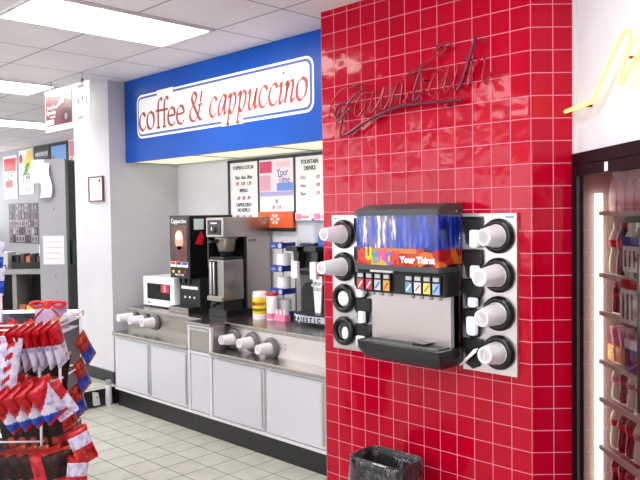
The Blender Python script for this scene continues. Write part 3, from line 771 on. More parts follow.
# valves
VY = 2.985
lab_cols = ((206, 60, 66), (190, 50, 86), (190, 194, 204), (224, 160, 60), (110, 150, 190), (224, 224, 230), (236, 214, 90), (150, 180, 230))
MB().box(SF0-.008, SF1-.03, VY+.03, SFY+.11, 1.235, 1.345).build('valve_bank', M_BLACK, so)
MB().box(-2.60, -2.44, VY-.002, VY+.05, 1.345, 1.372, .004).build('ice_chute_cover', M_PANEL, so)
MB().box(-2.415, -2.37, VY+.022, VY+.031, 1.315, 1.335).build('bank_plate', M_DGREY, so)
xs = [-2.672+.062*k for k in range(4)]+[-2.335+.058*k for k in range(4)]
for k, x in enumerate(xs):
    v = MB().box(x-.026, x+.026, VY, VY+.06, 1.245, 1.345, .004).build('valve', M_BLACK, so)
    MB().box(x-.021, x+.021, VY-.003, VY+.001, 1.25, 1.305).build('flavour_label', mat('flavour_%d' % k, lab_cols[k], .35), v)
    MB().box(x-.018, x+.018, VY-.003, VY+.001, 1.315, 1.335).build('push_pad', mat('push_pad_grey', (196, 196, 200), .4), v)
    b = MB(); b.prism([(x-.016, 1.262), (x-.010, 1.258), (x+.016, 1.290), (x+.012, 1.298)], VY-.004, VY-.0025, 'y'); b.build('label_mark', M_WTEXT if k in (0, 1, 4) else M_RTEXT if k in (3, 5, 6) else M_PBLUE, v)
    MB().lathe([(.016, 0), (.011, -.028)], (x, VY+.035, 1.245), n=14).build('nozzle', mat('nozzle_grey', (170, 166, 164), .3), v)
MB().box(SF0+.015, SF1-.002, 3.085, yb, .97, 1.24).build('splash_panel', mat('splash_steel', (206, 196, 194), .32, .85), so)
MB().box(SF1-.006, SF1-.002, SFY+.1, yb, .97, 1.405).build('side_guard', mat('side_trim', (210, 208, 210), .3, .5), so)
# drip tray: rounded tub
b = MB()
def tray_poly(g, s):
    return front_poly(SF0-.012+s, SF1+.006-s*.3, SFY-.012+s*.8, yb, .09)
Ps = [(tray_poly(0, .055), .872), (tray_poly(0, .03), .882), (tray_poly(0, .004), .925), (tray_poly(0, 0), .965)]
n = len(Ps[0][0]); V = [(x, y, z) for P, z in Ps for x, y in P]
b._add(V, [tuple(range(n))[::-1], tuple(range(3*n, 4*n))]+[(i+k*n, (i+1) % n+k*n, (i+1) % n+(k+1)*n, i+(k+1)*n) for k in range(3) for i in range(n)])
b.build('drip_tray', mat('tray_black', (30, 30, 33), .35), so)
b = MB()
for k in range(17): b.box(SF0+.05+.03*k, SF0+.058+.03*k, SFY+.035, SFY+.12, .966, .972)
b.box(SF0+.04, SF1-.03, SFY+.03, SFY+.036, .965, .973).box(SF0+.04, SF1-.03, SFY+.119, SFY+.125, .965, .973)
b.build('drip_grate', mat('grate_grey', (120, 122, 120), .35, .3), so)
MB().box(-2.33, -2.25, SFY+.05, SFY+.13, .966, .985, .004).build('drain_cover', M_BLACK, so)
MB().tube([(SF1+.010, SFY+.165, .90), (SF1+.010, SFY+.165, 1.69)], .004, 8).build('guard_rod', M_ACRY, so)

# ------------------------------------------------------------------ unlit red script sign on the tiles
sn = thing('script_sign', 'unlit dark red script sign spelling a slanted word high on the red tiles', 'sign', (0, RY-.045, 0))
M_NEON = noisy('dark_red_glass', (128, 4, 30), (156, 8, 40), 30, .15)
M_NEOND = mat('plum_paint_tube', (90, 12, 44), .3)
# word drawn in a slanted frame: x along the base line, y up
def scr(P, name, r=.0055, m=None, k=7):
    base = Vector((-2.985, 2.21)); ex = Vector((1.0, .10)); ey = Vector((.20, .98))
    pts = []
    for x, y in P:
        q = base+ex*x+ey*y; pts.append(Vector((q.x, 0, q.y)))
    pts = smooth_path(pts, k)
    return MB().tube(pts, r, 8).build(name, m or M_NEON, sn)
scr([(-.07,.04),(-.06,.12),(-.01,.18),(.06,.20)], 'script_swash', .005)
scr([(.02,.07),(.0,.03),(-.02,.06),(.0,.10),(.06,.11)], 'script_letter', .006, M_NEOND)
scr([(.20,.15),(.12,.13),(.06,.06),(.045,-.04),(.05,-.10)], 'script_letter', .006, M_NEOND)
scr([(.06,.185),(.14,.19),(.22,.16)], 'script_letter', .005)
scr([(.0,.0),(.03,.02),(.12,.07)], 'script_letter', .006, M_NEOND)
scr([(.20,.13),(.16,.10),(.14,.04),(.17,.0),(.21,.03),(.22,.09),(.20,.13),(.27,.11)], 'script_letter')
scr([(.27,.13),(.26,.04),(.28,.0),(.32,.04),(.35,.13),(.34,.03),(.37,.0),(.41,.06)], 'script_letter')
scr([(.41,.13),(.41,.0),(.43,.09),(.46,.13),(.48,.10),(.48,.02),(.50,.0),(.54,.06)], 'script_letter')
scr([(.60,.20),(.57,.05),(.59,.0),(.64,.05)], 'script_letter', .0065, M_NEOND)
scr([(.51,.15),(.60,.16),(.68,.155)], 'script_letter')
scr([(.76,.11),(.72,.13),(.68,.08),(.68,.02),(.71,.0),(.75,.05),(.78,.12),(.77,.03),(.79,0),(.83,.05)], 'script_letter')
scr([(.84,.13),(.83,.03),(.85,0),(.89,.05)], 'script_letter')
scr([(.92,.245),(.885,.06),(.86,-.01)], 'script_letter', .0085, M_NEOND)
scr([(.92,.13),(.92,.0),(.94,.08),(.97,.13),(1.0,.10),(1.0,.02),(1.03,.0),(1.06,.05)], 'script_letter')
scr([(.97,.20),(.985,.215)], 'script_letter', .0065, M_NEOND)
scr([(.48,.15),(.60,.19),(.74,.225),(.70,.26),(.67,.235),(.74,.265),(.80,.215)], 'script_swash', .005)
scr([(.08,-.09),(.12,-.085),(.28,-.035),(.48,-.01),(.70,-.035),(.90,-.065)], 'script_swash', .009, M_NEOND)
for x, y in ((.1, .2), (.17, -.09), (.32, -.045), (.45, .05), (.62, .1), (.80, -.07), (.88, .15), (.68, .26)):
    q = Vector((-2.985, 2.21))+Vector((1.0, .10))*x+Vector((.20, .98))*y
    MB().lathe([(.008, 0), (.005, .005), (.005, .043)], (q.x, 0, q.y), (0, 1, 0), 8).build('standoff', M_NEOND, sn)

# ------------------------------------------------------------------ waste bin
wb = thing('waste_bin', 'small black wastebasket lined with a clear bag below the soda fountain', 'waste bin', (-2.47, 2.945, 0), math.radians(2))
def rr3(w, d, r, z, n=6): return [(x, y, z) for x, y in rrect(-w, w, -d, d, r, n)]
def shell(rings, wob=0):
    b = MB(); n = len(rings[0]); V = []
    for R in rings:
        for i, p in enumerate(R):
            v = Vector(p)
            if wob: v += Vector((noise.noise(v*22), noise.noise(v*22+Vector((7, 0, 0))), 0))*wob
            V.append(v)
    F = [(i+k*n, (i+1) % n+k*n, (i+1) % n+(k+1)*n, i+(k+1)*n) for k in range(len(rings)-1) for i in range(n)]
    b._add(V, F, 0, True); return b
W, D, BH = .172, .114, .358
b = shell([rr3(W*.78, D*.78, .04, 0), rr3(W*.95, D*.95, .045, BH*.9), rr3(W, D, .05, BH), rr3(W*.96, D*.96, .046, BH), rr3(W*.92, D*.92, .04, BH*.9), rr3(W*.76, D*.76, .035, .008)])
b._add(rr3(W*.77, D*.77, .04, .004), [tuple(range(28))])
b.build('bin_body', M_BLACKM, wb)
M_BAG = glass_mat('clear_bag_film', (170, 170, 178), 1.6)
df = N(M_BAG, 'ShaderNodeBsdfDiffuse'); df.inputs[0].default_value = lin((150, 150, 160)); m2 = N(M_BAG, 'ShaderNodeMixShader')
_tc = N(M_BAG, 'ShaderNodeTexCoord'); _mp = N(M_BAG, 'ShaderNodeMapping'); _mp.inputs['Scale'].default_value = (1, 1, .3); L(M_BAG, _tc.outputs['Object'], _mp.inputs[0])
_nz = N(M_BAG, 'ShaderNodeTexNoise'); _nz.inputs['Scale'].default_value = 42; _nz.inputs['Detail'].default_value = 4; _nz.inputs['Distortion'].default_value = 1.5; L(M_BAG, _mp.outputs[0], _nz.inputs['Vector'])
_rp = N(M_BAG, 'ShaderNodeValToRGB'); _rp.color_ramp.elements[0].position = .44; _rp.color_ramp.elements[1].position = .72; _rp.color_ramp.elements[0].color = (.03, .03, .03, 1); _rp.color_ramp.elements[1].color = (.5, .5, .5, 1)  # pale streaks painted into the film as wrinkle glints
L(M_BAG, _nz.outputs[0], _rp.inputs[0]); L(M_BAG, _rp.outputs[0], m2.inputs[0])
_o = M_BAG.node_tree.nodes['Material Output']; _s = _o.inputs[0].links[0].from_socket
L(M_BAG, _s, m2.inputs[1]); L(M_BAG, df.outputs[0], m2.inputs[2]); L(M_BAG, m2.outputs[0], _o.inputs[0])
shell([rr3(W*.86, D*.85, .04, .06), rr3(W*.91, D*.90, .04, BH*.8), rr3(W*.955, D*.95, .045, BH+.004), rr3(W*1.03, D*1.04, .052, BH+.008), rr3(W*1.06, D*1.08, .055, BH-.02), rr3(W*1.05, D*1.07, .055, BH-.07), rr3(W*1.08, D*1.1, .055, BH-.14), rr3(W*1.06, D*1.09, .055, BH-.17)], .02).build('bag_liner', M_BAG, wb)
b = MB(); b.tube(rr3(W*1.01, D*1.01, .05, BH+.002), .006, 6, closed=True); b.build('rim', M_BLACK, wb)

# ================================================================== HANGING SIGN
hs = thing('hanging_sign', 'maroon and white price sign hung from the ceiling before the white column', 'sign', (0, 2.94, 0))
def curved(n, x0, x1, zt, zb, m, y=0, t=.008):
    b = MB(); b.box(x0, x1, y, y+t, zb, zt); return b.build(n, m, hs)
curved('backing_board', -6.47, -5.63, 2.815, 2.445, M_WHITE)
b = MB(); b.prism([(-5.66+.035*math.cos(a*PI/8), 2.63+.185*math.sin(a*PI/8)) for a in range(-4, 5)]+[(-5.68, 2.815), (-5.68, 2.445)], .0002, .0078, 'y'); b.build('rounded_end', M_WHITE, hs)
curved('photo_panel', -6.455, -5.945, 2.775, 2.495, M_MAROON, -.003, .003)
b = MB().prism([(-6.40, 2.772), (-5.945, 2.772), (-5.945, 2.69), (-6.06, 2.715), (-6.2, 2.745)], -.005, -.003, 'y'); b.build('photo_pale_patch', mat('pale_green_photo', (196, 214, 190), .4), hs)  # pale green wedge along the top of the printed picture
blob('photo_cup', (-6.06, 2.57), .10, .07, -.003, mat('dark_red_photo', (74, 14, 26), .3), hs); blob('photo_spoon', (-6.05, 2.555), .03, .03, -.005, mat('grey_photo', (150, 140, 150), .3), hs)
b = MB().prism([(-6.20, 2.66), (-6.09, 2.69), (-6.09, 2.735), (-6.20, 2.70)], -.005, -.003, 'y'); b.build('price_flag', M_WTEXT, hs)
text('sign_text', 'Hot & Fresh', .05, M_WTEXT, hs, (-6.42, -.004, 2.645), align='LEFT', sx=.85); text('sign_text', 'Specialty', .055, M_WTEXT, hs, (-6.43, -.004, 2.60), align='LEFT', sx=.95)
text('sign_text', 'COFFEES', .028, M_WTEXT, hs, (-6.37, -.004, 2.565), align='LEFT')
MB().box(-6.44, -6.29, -.005, -.003, 2.505, 2.55).build('sign_strip', M_WTEXT, hs)
text('sign_text', 'COFFEE', .038, MATS['grey_ink'], hs, (-5.79, -.001, 2.765))
for k, s_ in enumerate(('1', '9', '4', '1')):
    text('sign_text', s_, .07, M_TEXT, hs, (-5.90+.073*k, -.001, 2.65-.02*(k % 2)))
    MB().box(-5.903+.073*k, -5.897+.073*k, -.0015, .001, 2.57, 2.63).build('price_tick', MATS['grey_ink'], hs)
text('sign_text', 'REFILLS', .035, MATS['grey_ink'], hs, (-5.79, -.001, 2.505))
for x in (-6.35, -5.76):
    c = MB().box(x-.014, x+.014, .0, .010, 2.80, 2.84).tube([(x, .005, 2.83), (x, .005, CEIL-.002)], .0025, 6).build('ceiling_hook', M_BLACK, hs)

# ================================================================== NEON ON THE WHITE WALL
def at_wall(u, off, z):
    p = P0+U*u-NN*off; return Vector((p.x, p.y, z))
ne = thing('neon_sign', 'lit pale yellow neon script on the white wall above the cooler', 'neon sign', P0, RZC)
M_GLOW = mat('neon_glow', (255, 243, 120), .3, emit=1.1)
OFF = .05
def neon_px(pts): return pts
npts = [(-.004, 2.138), (.12, 2.139), (.27, 2.137), (.306, 2.141), (.33, 2.156), (.367, 2.186), (.502, 2.292), (.591, 2.354), (.641, 2.364), (.658, 2.336), (.625, 2.251), (.577, 2.185), (.591, 2.166), (.642, 2.201), (.738, 2.264), (.83, 2.335), (.88, 2.35), (.895, 2.30), (.87, 2.21), (.885, 2.175), (.94, 2.20)]
MB().tube(smooth_path([Vector((u, -OFF, z)) for u, z in npts], 6), .0085, 10).build('neon_tube', M_GLOW, ne)
MB().tube([(-.045, -OFF, 2.138), (-.004, -OFF, 2.138), (.004, -OFF, 2.138)], .0095, 10).build('tube_end', mat('red_cap', (150, 40, 40), .4), ne)
for u, z in ((.19, 2.138), (.625, 2.262), (.882, 2.25)):
    MB().tube([(u, -OFF+.0, z), (u, -.001, z)], .006, 8).build('standoff', mat('red_cap', (150, 40, 40), .4), ne)

# ================================================================== DRINKS COOLER
co = thing('beverage_cooler', 'glass-door drinks cooler with black frame beside the red tiled wall', 'drinks cooler', P0, RZC)
UW, ND = 1.60, .80
M_FRAME = mat('dark_maroon_frame', (20, 5, 9), .45, spec=.1)
M_CIN = mat('cooler_liner', (168, 160, 156), .45)
b = MB().box(0.005, .03, .02, ND, 0, CZ).box(UW-.025, UW, .02, ND, 0, CZ).box(.03, UW-.025, ND-.03, ND, .1, CZ).box(.03, UW-.025, .02, ND, CZ-.05, CZ)
b.build('cabinet_shell', M_CIN, co)
MB().box(.005, UW, .02, ND, 0, .22).build('base_grille', M_BLACK, co)
f = MB().box(.002, .03, -.02, .02, .22, CZ).box(UW-.03, UW, -.02, .02, .22, CZ).box(.03, UW-.03, -.02, .02, CZ-.055, CZ)
f.build('outer_frame', M_FRAME, co)
def door(u0, u1, lab=None):
    d = MB().box(u0, u0+.052, -.035, .004, .24, CZ-.06, .003).box(u1-.045, u1, -.035, .004, .24, CZ-.06, .003).box(u0+.045, u1-.045, -.035, .004, CZ-.11, CZ-.06, .002).box(u0+.045, u1-.045, -.035, .004, .24, .32, .002)
    d = d.build('door', M_FRAME, co)
    MB().box(u0+.045, u1-.045, -.018, -.012, .32, CZ-.11).build('glass_pane', M_GLASS, d)
    MB().box(u0+.0525, u0+.057, -.03, -.019, .32, CZ-.11).build('inner_trim', M_DGREY, d)
    return d
d = door(.034, .80)
MB().box(.40, .43, -.037, -.034, CZ-.105, CZ-.066).build('tag', M_WHITE, d)
MB().tube([(.785, -.07, .9), (.785, -.07, 1.5)], .012, 10).build('handle', M_BLACK, d)
door(.802, 1.566)
MB().box(.028, .066, .080, .105, .26, 1.745, .004).build('light_tube', mat('cooler_lamp', (255, 255, 240), .4, emit=9), co)
SH = [1.655, 1.365, 1.185, .955, .775, .545, .33]
for z in SH:
    s = MB()
    for k in range(14): s.box(.075, UW-.03, .10+.045*k, .106+.045*k, z-.008, z)
    s.box(.075, UW-.03, .085, .10, z-.014, z+.006)
    s = s.build('shelf', mat('cooler_wire', (226, 224, 216), .4), co)
    MB().box(.075, UW-.03, .080, .086, z-.016, z+.006).build('price_rail', mat('rail_white', (214, 210, 200), .4), s)
def cooler_xf(o, u, n, z):
    p = P0+U*u+NN*n; o.location = (p.x, p.y, z); o.rotation_euler.z = RZC
M_PET = noisy('bottle_red_brown', (70, 14, 18), (100, 24, 24), 6, .12)
M_PETW = mat('bottle_clear', (224, 232, 222), .12)
M_PETG = mat('bottle_green', (46, 96, 60), .12)
def bottle(scale, pet, lbl, cap, lab, grp, cover=None):
    t = thing('drink_bottle', lab, 'bottle', (0, 0, 0), 0, grp)
    h = .24*scale; r = .031*scale
    MB().lathe([(r*.8, 0), (r, .01*scale), (r*1.04, .05*scale), (r*.90, .085*scale), (r*.74, .105*scale), (r*.86, .13*scale), (r*1.04, .16*scale), (r*.84, .185*scale), (r*.4, .212*scale), (r*.36, .222*scale)], n=18).build('body', pet, t)
    MB().lathe([(r*.93, .125*scale), (r*1.05, .148*scale), (r*1.07, .160*scale)], n=18, cap=False).build('wrap_label', lbl, t)
    MB().lathe([(r*.45, .22*scale), (r*.45, .24*scale)], n=14).build('cap', cap, t)
    return t
rows = [  # z, count, scale, kind, description
 (SH[0]-.29, 'upper', 1.0), (SH[2], 'middle', .70), (SH[4], 'lower', .70), (SH[5], 'bottom', .86), (SH[6], 'lowest', .8)]
kinds = [(M_PETW, M_RED, M_WHITE), (M_PET, M_RED, M_RED), (M_PETG, M_WHITE, M_WHITE), (M_PETW, MATS['pink_print'], M_RED)]
nth = ['first', 'second', 'third', 'fourth', 'fifth', 'sixth', 'seventh', 'eighth']
protos = {}
def put_bottle(key, u, n, z, lab, grp):
    sc, ki = key
    if key not in protos: o = protos[key] = bottle(sc, *kinds[ki], lab, grp)
    else:
        o = copy_tree(protos[key]); o['label'] = lab; o['group'] = grp
    cooler_xf(o, u, n, z); return o
kn = ['clear bottle with red label', 'dark cola bottle with red label', 'green bottle with white label', 'clear bottle with pink label']
for (z, nm, sc), seq in zip(((SH[1], 'second', 1.0), (SH[2], 'third', .58), (SH[4], 'fifth', .66), (SH[5], 'sixth', .84), (SH[6], 'lowest', .78)), ((0, 1, 0, 2, 2, 1, 1), (1, 1, 1, 1, 1, 1, 1), (3, 1, 3, 0, 2, 2, 1), (0, 1, 1, 3, 0, 1, 1), (1, 1, 1, 0, 1, 1, 1))):
    for k, ki in enumerate(seq):
        if k > 4: continue
        for row in range(2 if k < 3 else 1):
            u = .105+.078*k
            where = f', {nth[k]} from the lamp, on the cooler {nm} shelf' if row == 0 else f', {nth[k]} in the rear row of the cooler {nm} shelf'
            put_bottle((sc, ki), u, .15+.11*row, z+.001, f'{kn[ki]}{where}', f'bottles on the {nm} cooler shelf')
# cartons on the top shelf, packs on the fourth
for k in range(5):
    t = thing('drink_carton', f'pale carton on the cooler top shelf, {nth[k]} from the lamp', 'carton', (0, 0, 0), 0, 'cartons on the cooler top shelf')
    MB().box(-.035, .035, -.035, .035, 0, .11, .003).prism([(-.035, .11), (.035, .11), (0, .15)], -.035, .035, 'y').build('carton_body', mat('pink_carton', (226, 190, 200), .4), t)
    MB().box(-.036, .036, -.036, .036, .03, .07).build('carton_band', mat('rose_print', (228, 170, 190), .5), t)
    cooler_xf(t, .12+.085*k, .16, SH[0]+.001)
for k in range(5):
    t = thing('juice_pack', f'orange juice pack, {nth[k]} from the lamp, on the cooler fourth shelf', 'juice pack', (0, 0, 0), 0, 'orange packs in the cooler')
    MB().box(-.038, .038, -.035, .035, 0, .080, .006).build('pack_body', mat('amber_pack', (216, 140, 40), .35), t)
    MB().prism([(-.03, .02), (.03, .035), (.03, .06), (-.03, .045)], -.0365, -.035, 'y').build('pack_flash', M_RED if k % 2 else M_YEL, t)
    cooler_xf(t, .105+.082*k, .16, SH[3]+.001)
    t = thing('snack_tub', f'pink tub standing on the {nth[k]} orange juice pack from the lamp in the cooler', 'food tub', (0, 0, 0), 0, 'pink tubs in the cooler')
    MB().lathe([(.026, 0), (.035, .07)], n=16).build('tub_body', mat('pink_tub', (206, 120, 170), .35), t)
    MB().lathe([(.037, .07), (.037, .078), (.03, .082)], n=16).build('tub_lid', MATS['rose_print'], t)
    cooler_xf(t, .105+.082*k, .16, SH[3]+.082)
# hanging price cards on the door side of the shelves
for (u, z, hh, lab, m_, tx, gr) in ((.42, 1.40, .15, 'white price card with a bottle picture on the upper cooler shelf', M_WHITE, '99', 'w'), (.40, 1.175, .19, 'red topped white price card on the cooler third shelf', M_WHITE, '2/3', 'r'), (.44, .97, .14, 'blue price card on the cooler fourth shelf', M_PBLUE, '79', 'b')):
    t = thing('price_card', lab, 'price card', (0, 0, 0), 0, 'price cards in the cooler')
    MB().box(-.075, .075, -.004, 0, 0, hh, .001).build('card', m_, t)
    MB().box(-.075, .075, -.0055, -.004, hh-.04, hh).build('card_band', M_RED if gr == 'r' else M_PBLUE if gr == 'w' else M_WHITE, t)
    for k in range(3):
        MB().box(-.055+.04*k, -.04+.04*k, -.0055, -.004, .02, hh-.06).build('printed_bottle', M_PET if gr != 'b' else M_RED, t)
    text('card_text', tx, .04, M_RTEXT if gr != 'b' else M_WTEXT, t, (.05, -.0045, .04))
    cooler_xf(t, u, .072, z)
# ================================================================== FAR LEFT: posters, cooler end, counter
FY = YB-.002
def poster(x0, x1, z0, z1, lab, cat='poster', frame=None):
    t = thing('wall_poster', lab, cat, ((x0+x1)/2, FY, z0), 0, 'posters on the far wall'); w = (x1-x0)/2; h = z1-z0
    MB().box(-w, w, -.012, 0, 0, h).build('sheet', frame or M_WHITE, t)
    return t, w, h
t, w, h = poster(-13.42, -12.84, 2.03, 2.80, 'white price poster with red panels, leftmost on the far wall')
MB().box(-w+.03, w-.03, -.014, -.012, h-.28, h-.05).build('red_panel', M_RED, t); MB().box(-w+.08, .1, -.014, -.012, .2, .33).build('red_panel', mat('rust_print', (180, 60, 56), .5), t)
text('price_text', '10.97', .22, M_TEXT, t, (0, -.013, h-.44), sx=.8); text('price_text', 'SALE', .13, MATS['rose_print'], t, (0, -.013, .06))
t, w, h = poster(-12.74, -12.17, 2.09, 2.86, 'white price poster with yellow and green picture, second on the far wall')
b = MB().prism([(-.02, h-.42), (.26, h-.30), (.28, h-.02), (.1, h-.02), (-.08, h-.25)], -.014, -.012, 'y'); b.build('yellow_picture', M_YEL, t)
b = MB().prism([(-.12, h-.45), (.06, h-.42), (.16, h-.22), (.02, h-.25)], -.016, -.014, 'y'); b.build('green_picture', MATS['green_print'], t)
blob('rust_picture', (-.2, h-.15), .07, .08, -.012, MATS['rust_print'], t)
text('price_text', '1.99', .24, M_TEXT, t, (0, -.013, .2), sx=.8); text('price_text', 'COLA', .12, MATS['rust_print'], t, (0, -.013, .05))
t, w, h = poster(-12.12, -11.52, 2.32, 2.885, 'dark framed poster with green picture, third on the far wall', frame=M_BLACKM)
MB().box(-w+.05, w-.05, -.014, -.012, h-.22, h-.08).build('title_band', M_DGREY, t); text('title_text', 'WINDPROOF', .10, M_WTEXT, t, (0, -.015, h-.18), sx=.8)
MB().box(-w+.06, -.02, -.014, -.012, .02, h-.24).build('green_picture', mat('sage_photo', (150, 176, 120), .5), t); MB().box(.02, w-.06, -.014, -.012, .02, h-.24).build('grey_picture', noisy('grey_photo_mix', (150, 150, 156), (60, 60, 66), 9), t)
t, w, h = poster(-11.50, -10.86, 2.30, 2.885, 'dark framed poster with blue sky picture, fourth on the far wall', frame=M_BLACKM)
MB().box(-w+.05, w-.07, -.014, -.012, .03, h-.05).build('sky_picture', mat('sky_photo', (110, 160, 220), .5), t)
b = MB()
for k in range(7): b.prism([(-.2+.09*(k % 3)+.04*math.cos(a*1.05), .12+.08*(k//2)+.04*math.sin(a*1.05)) for a in range(6)], -.016, -.014, 'y')
b.build('red_flowers', MATS['rust_print'], t)
t, w, h = poster(-10.84, -10.2, 2.2, 2.89, 'pink poster beside the blue sky poster, half hidden by the column')
MB().box(-w+.02, w-.02, -.014, -.012, .02, h-.02).build('pink_sheet', mat('coral_print', (226, 120, 130), .5), t)
text('title_text', 'SALE', .2, M_WTEXT, t, (-.1, -.015, .3))
# photo collage
cl = thing('picture_collage', 'collage of many small customer photos on the far wall', 'photo collage', (-12.62, FY, 1.24), 0)
MB().box(-.62, .62, -.012, 0, 0, .70).build('board', mat('collage_grey', (96, 92, 96), .6), cl)
rc = [(50, 42, 48), (140, 126, 132), (84, 62, 68), (100, 36, 48), (160, 150, 156), (40, 34, 40)]
for j in range(5):
    for i in range(9):
        x = -.58+.13*i+random.uniform(-.012, .012); z = .02+.135*j
        if j == 4 and i < 1: continue
        c_ = random.choice(rc)
        MB().box(x, x+.115, -.015-.001*((i+j) % 2), -.012, z, z+.12).build('snapshot', mat('snap_%d' % rc.index(c_), c_, .5), cl)
        if (i*j) % 2 == 0: blob('snapshot_figure', (x+.06, z+.055), .028, .04, -.016, mat('snap_%d' % ((rc.index(c_)+2) % 6), rc[(rc.index(c_)+2) % 6], .5), cl, 8)
# tall grey merchandiser seen from its end
def along(pxl, D):      # point on the ground seen at column pxl, at depth D along the view axis
    return FW*D+RT*((pxl-320)/723.24*D)
D0 = 7.85
p = along(53, D0)
mc = thing('merchandiser', 'tall grey end panel of an upright display cooler left of the column', 'display cooler', (p.x, p.y, .145), math.radians(45-4))
w = .152
MB().box(-w, w, 0, .9, 0, 2.16).build('end_panel', noisy('grey_enamel', (150, 148, 154), (142, 140, 146), 2, .35), mc)
MB().box(w, w+.03, .0, .9, 0, 2.14).build('dark_front', mat('cooler_dark', (18, 22, 22), .25), mc)
MB().box(w+.03, w+.06, .05, .85, 1.02, 1.28).build('shelf_goods', mat('green_goods', (30, 60, 44), .4), mc)
MB().box(-w+.04, w-.03, -.004, 0, 1.02, 1.33).build('notice', mat('notice_paper', (214, 214, 218), .6), mc)
for k in range(4): MB().box(-w+.07, w-.06, -.006, -.004, 1.08+.06*k, 1.085+.06*k).build('notice_line', MATS['grey_ink'], mc)
for z in (.28, .50, .72, .90, 1.62): MB().lathe([(.008, 0), (.006, .004)], (.02, 0, z), (0, -1, 0), 8).build('screw', M_DGREY, mc)
rb = thing('shelf_flag', 'white rolled paper flag taped to the end of the grey display cooler', 'paper sign', (p.x-RT.x*.05, p.y-RT.y*.05, 1.89), math.radians(45-4))
b = MB(); b.grid(lambda u, v: Vector((-.06+.12*u+.018*math.sin(v*6), -.045-.03*math.sin(u*PI), .37*v)), 6, 10); b.build('sheet', M_WTEXT, rb)
MB().box(-.16, -.02, -.02, -.014, .16, .41).build('backing_card', M_WHITE, rb)
# service counter with its load
D1 = 8.6
p = along(16, D1)
sc_ = thing('service_counter', 'grey service counter with dark open shelves far left', 'counter', (p.x, p.y, .145), math.radians(45))
MB().box(-.62, .34, -.02, .5, .86, .92, .004).build('worktop', mat('counter_grey', (150, 148, 146), .4), sc_)
MB().box(-.62, .34, .48, .5, .0, .86).build('back_panel', mat('dark_grey_panel', (40, 40, 44), .6), sc_)  # back of the open shelves in plain dark grey
for x in (-.62, -.06, .31): MB().box(x, x+.05, 0, .48, 0, .86).build('upright', mat('counter_post', (140, 136, 130), .5), sc_)
MB().box(-.6, .34, 0, .48, .32, .35).build('shelf', mat('beige_shelf', (190, 180, 166), .5), sc_)
def on_counter(x, y, z): q = Matrix.Rotation(math.radians(45), 4, 'Z') @ Vector((x, y, z)); return (p.x+q.x, p.y+q.y, .145+z)
t = thing('goods_tray', 'dark tray of brown snack packs on the service counter', 'tray', on_counter(.10, .16, .921), math.radians(45))
b = MB().box(-.18, .18, -.12, .12, 0, .012).box(-.18, .18, -.12, -.11, .012, .08).box(-.18, .18, .11, .12, .012, .16).box(-.18, -.17, -.11, .11, .012, .16).box(.17, .18, -.11, .11, .012, .16); b.build('tray', M_BLACKM, t)
for k in range(5): MB().box(-.15+.065*k, -.10+.065*k, -.09, .09, .013, .15+.03*(k % 2), .006).build('snack_pack', (M_BLACKM, M_BROWN, mat('tan_pack', (190, 120, 80), .5))[k % 3], t)
t = thing('paper_stack', 'white paper cone leaning at the right end of the service counter', 'paper', on_counter(.285, .12, .921), math.radians(45))
MB().prism([(-.05, 0), (.05, 0), (.0, .26), (-.05, .28)], -.03, .03, 'y').build('sheet', M_WHITE, t)
t = thing('beige_machine', 'pale beige desktop machine on the left of the service counter', 'machine', on_counter(-.26, .2, .921), math.radians(45))
MB().box(-.14, .12, -.12, .12, 0, .20, .01).build('housing', mat('beige_plastic', (206, 202, 196), .5), t); MB().box(-.12, .10, -.14, -.1, 0, .05, .005).build('keypad', M_DGREY, t)
for k, (x, c_, lab, hh) in enumerate(((-.38, 'green_goods', 'dark green bottle inside the service counter', .30), (-.28, 'rust_print', 'rust coloured bottle inside the service counter', .22), (.02, 'tan_pack', 'tan packet on the low shelf of the service counter', .14), (.12, 'yellow_print', 'yellow packet on the low shelf of the service counter', .13))):
    t = thing('shelf_packet', lab, 'packet', on_counter(x, .1, .351), math.radians(45)); MB().box(-.045, .045, -.04, .04, 0, hh, .012).build('pack', MATS[c_], t); MB().box(-.03, .03, -.042, -.039, hh*.3, hh*.6).build('pack_label', M_WHITE, t)

# ================================================================== CHIP RACK
RD = 3.42
rp = along(4, RD)
RKZ = math.radians(45)
def rk(x, y, z): q = Matrix.Rotation(RKZ, 4, 'Z') @ Vector((x, y, 0)); return (rp.x+q.x, rp.y+q.y, z)
rack = thing('snack_rack', 'white wire snack rack full of chip bags at the left edge', 'snack rack', (rp.x, rp.y, 0), RKZ)
RW, RDp = .285, .20
for x, y in ((-RW, -RDp), (RW-.055, -RDp), (RW, -RDp+.10), (-RW, RDp), (RW, RDp)):
    MB().tube([(x, y, .0), (x, y, 1.185)], .0065, 8).build('post', M_WIRE, rack)
def hoop(z, name='wire_hoop'):
    return MB().tube([(-RW, -RDp, z), (RW-.055, -RDp, z), (RW, -RDp+.1, z), (RW, RDp, z), (-RW, RDp, z)], .0045, 6, closed=True).build(name, M_WIRE, rack)
for z in (1.185, 1.165, .92, .66, .40, .12): hoop(z)
for k, z in enumerate((1.13, .86, .60, .34)):
    a = MB().tube([(-RW, -RDp-.10, z), (RW-.12, -RDp-.10, z+.012), (RW-.055, -RDp, z+.04)], .004, 6).tube([(-RW, -RDp-.10, z), (-RW, -RDp, z+.03)], .004, 6).build('hanging_rail', M_WIRE, rack)
b = MB()
for k in range(4): b.tube([(RW+.0, -RDp+.10+.03*k, 1.18), (RW+.03, -RDp+.10+.03*k, 1.225), (RW+.045, -RDp+.10+.03*k, 1.20)], .0035, 6)
b.build('side_hook', M_WIRE, rack)
b = MB()
for k in range(9): b.tube([(-RW+.005, -RDp+.05+.04*k, 1.122), (RW-.005, -RDp+.12+.033*k, 1.122)], .003, 6)
b.build('wire_shelf', M_WIRE, rack)
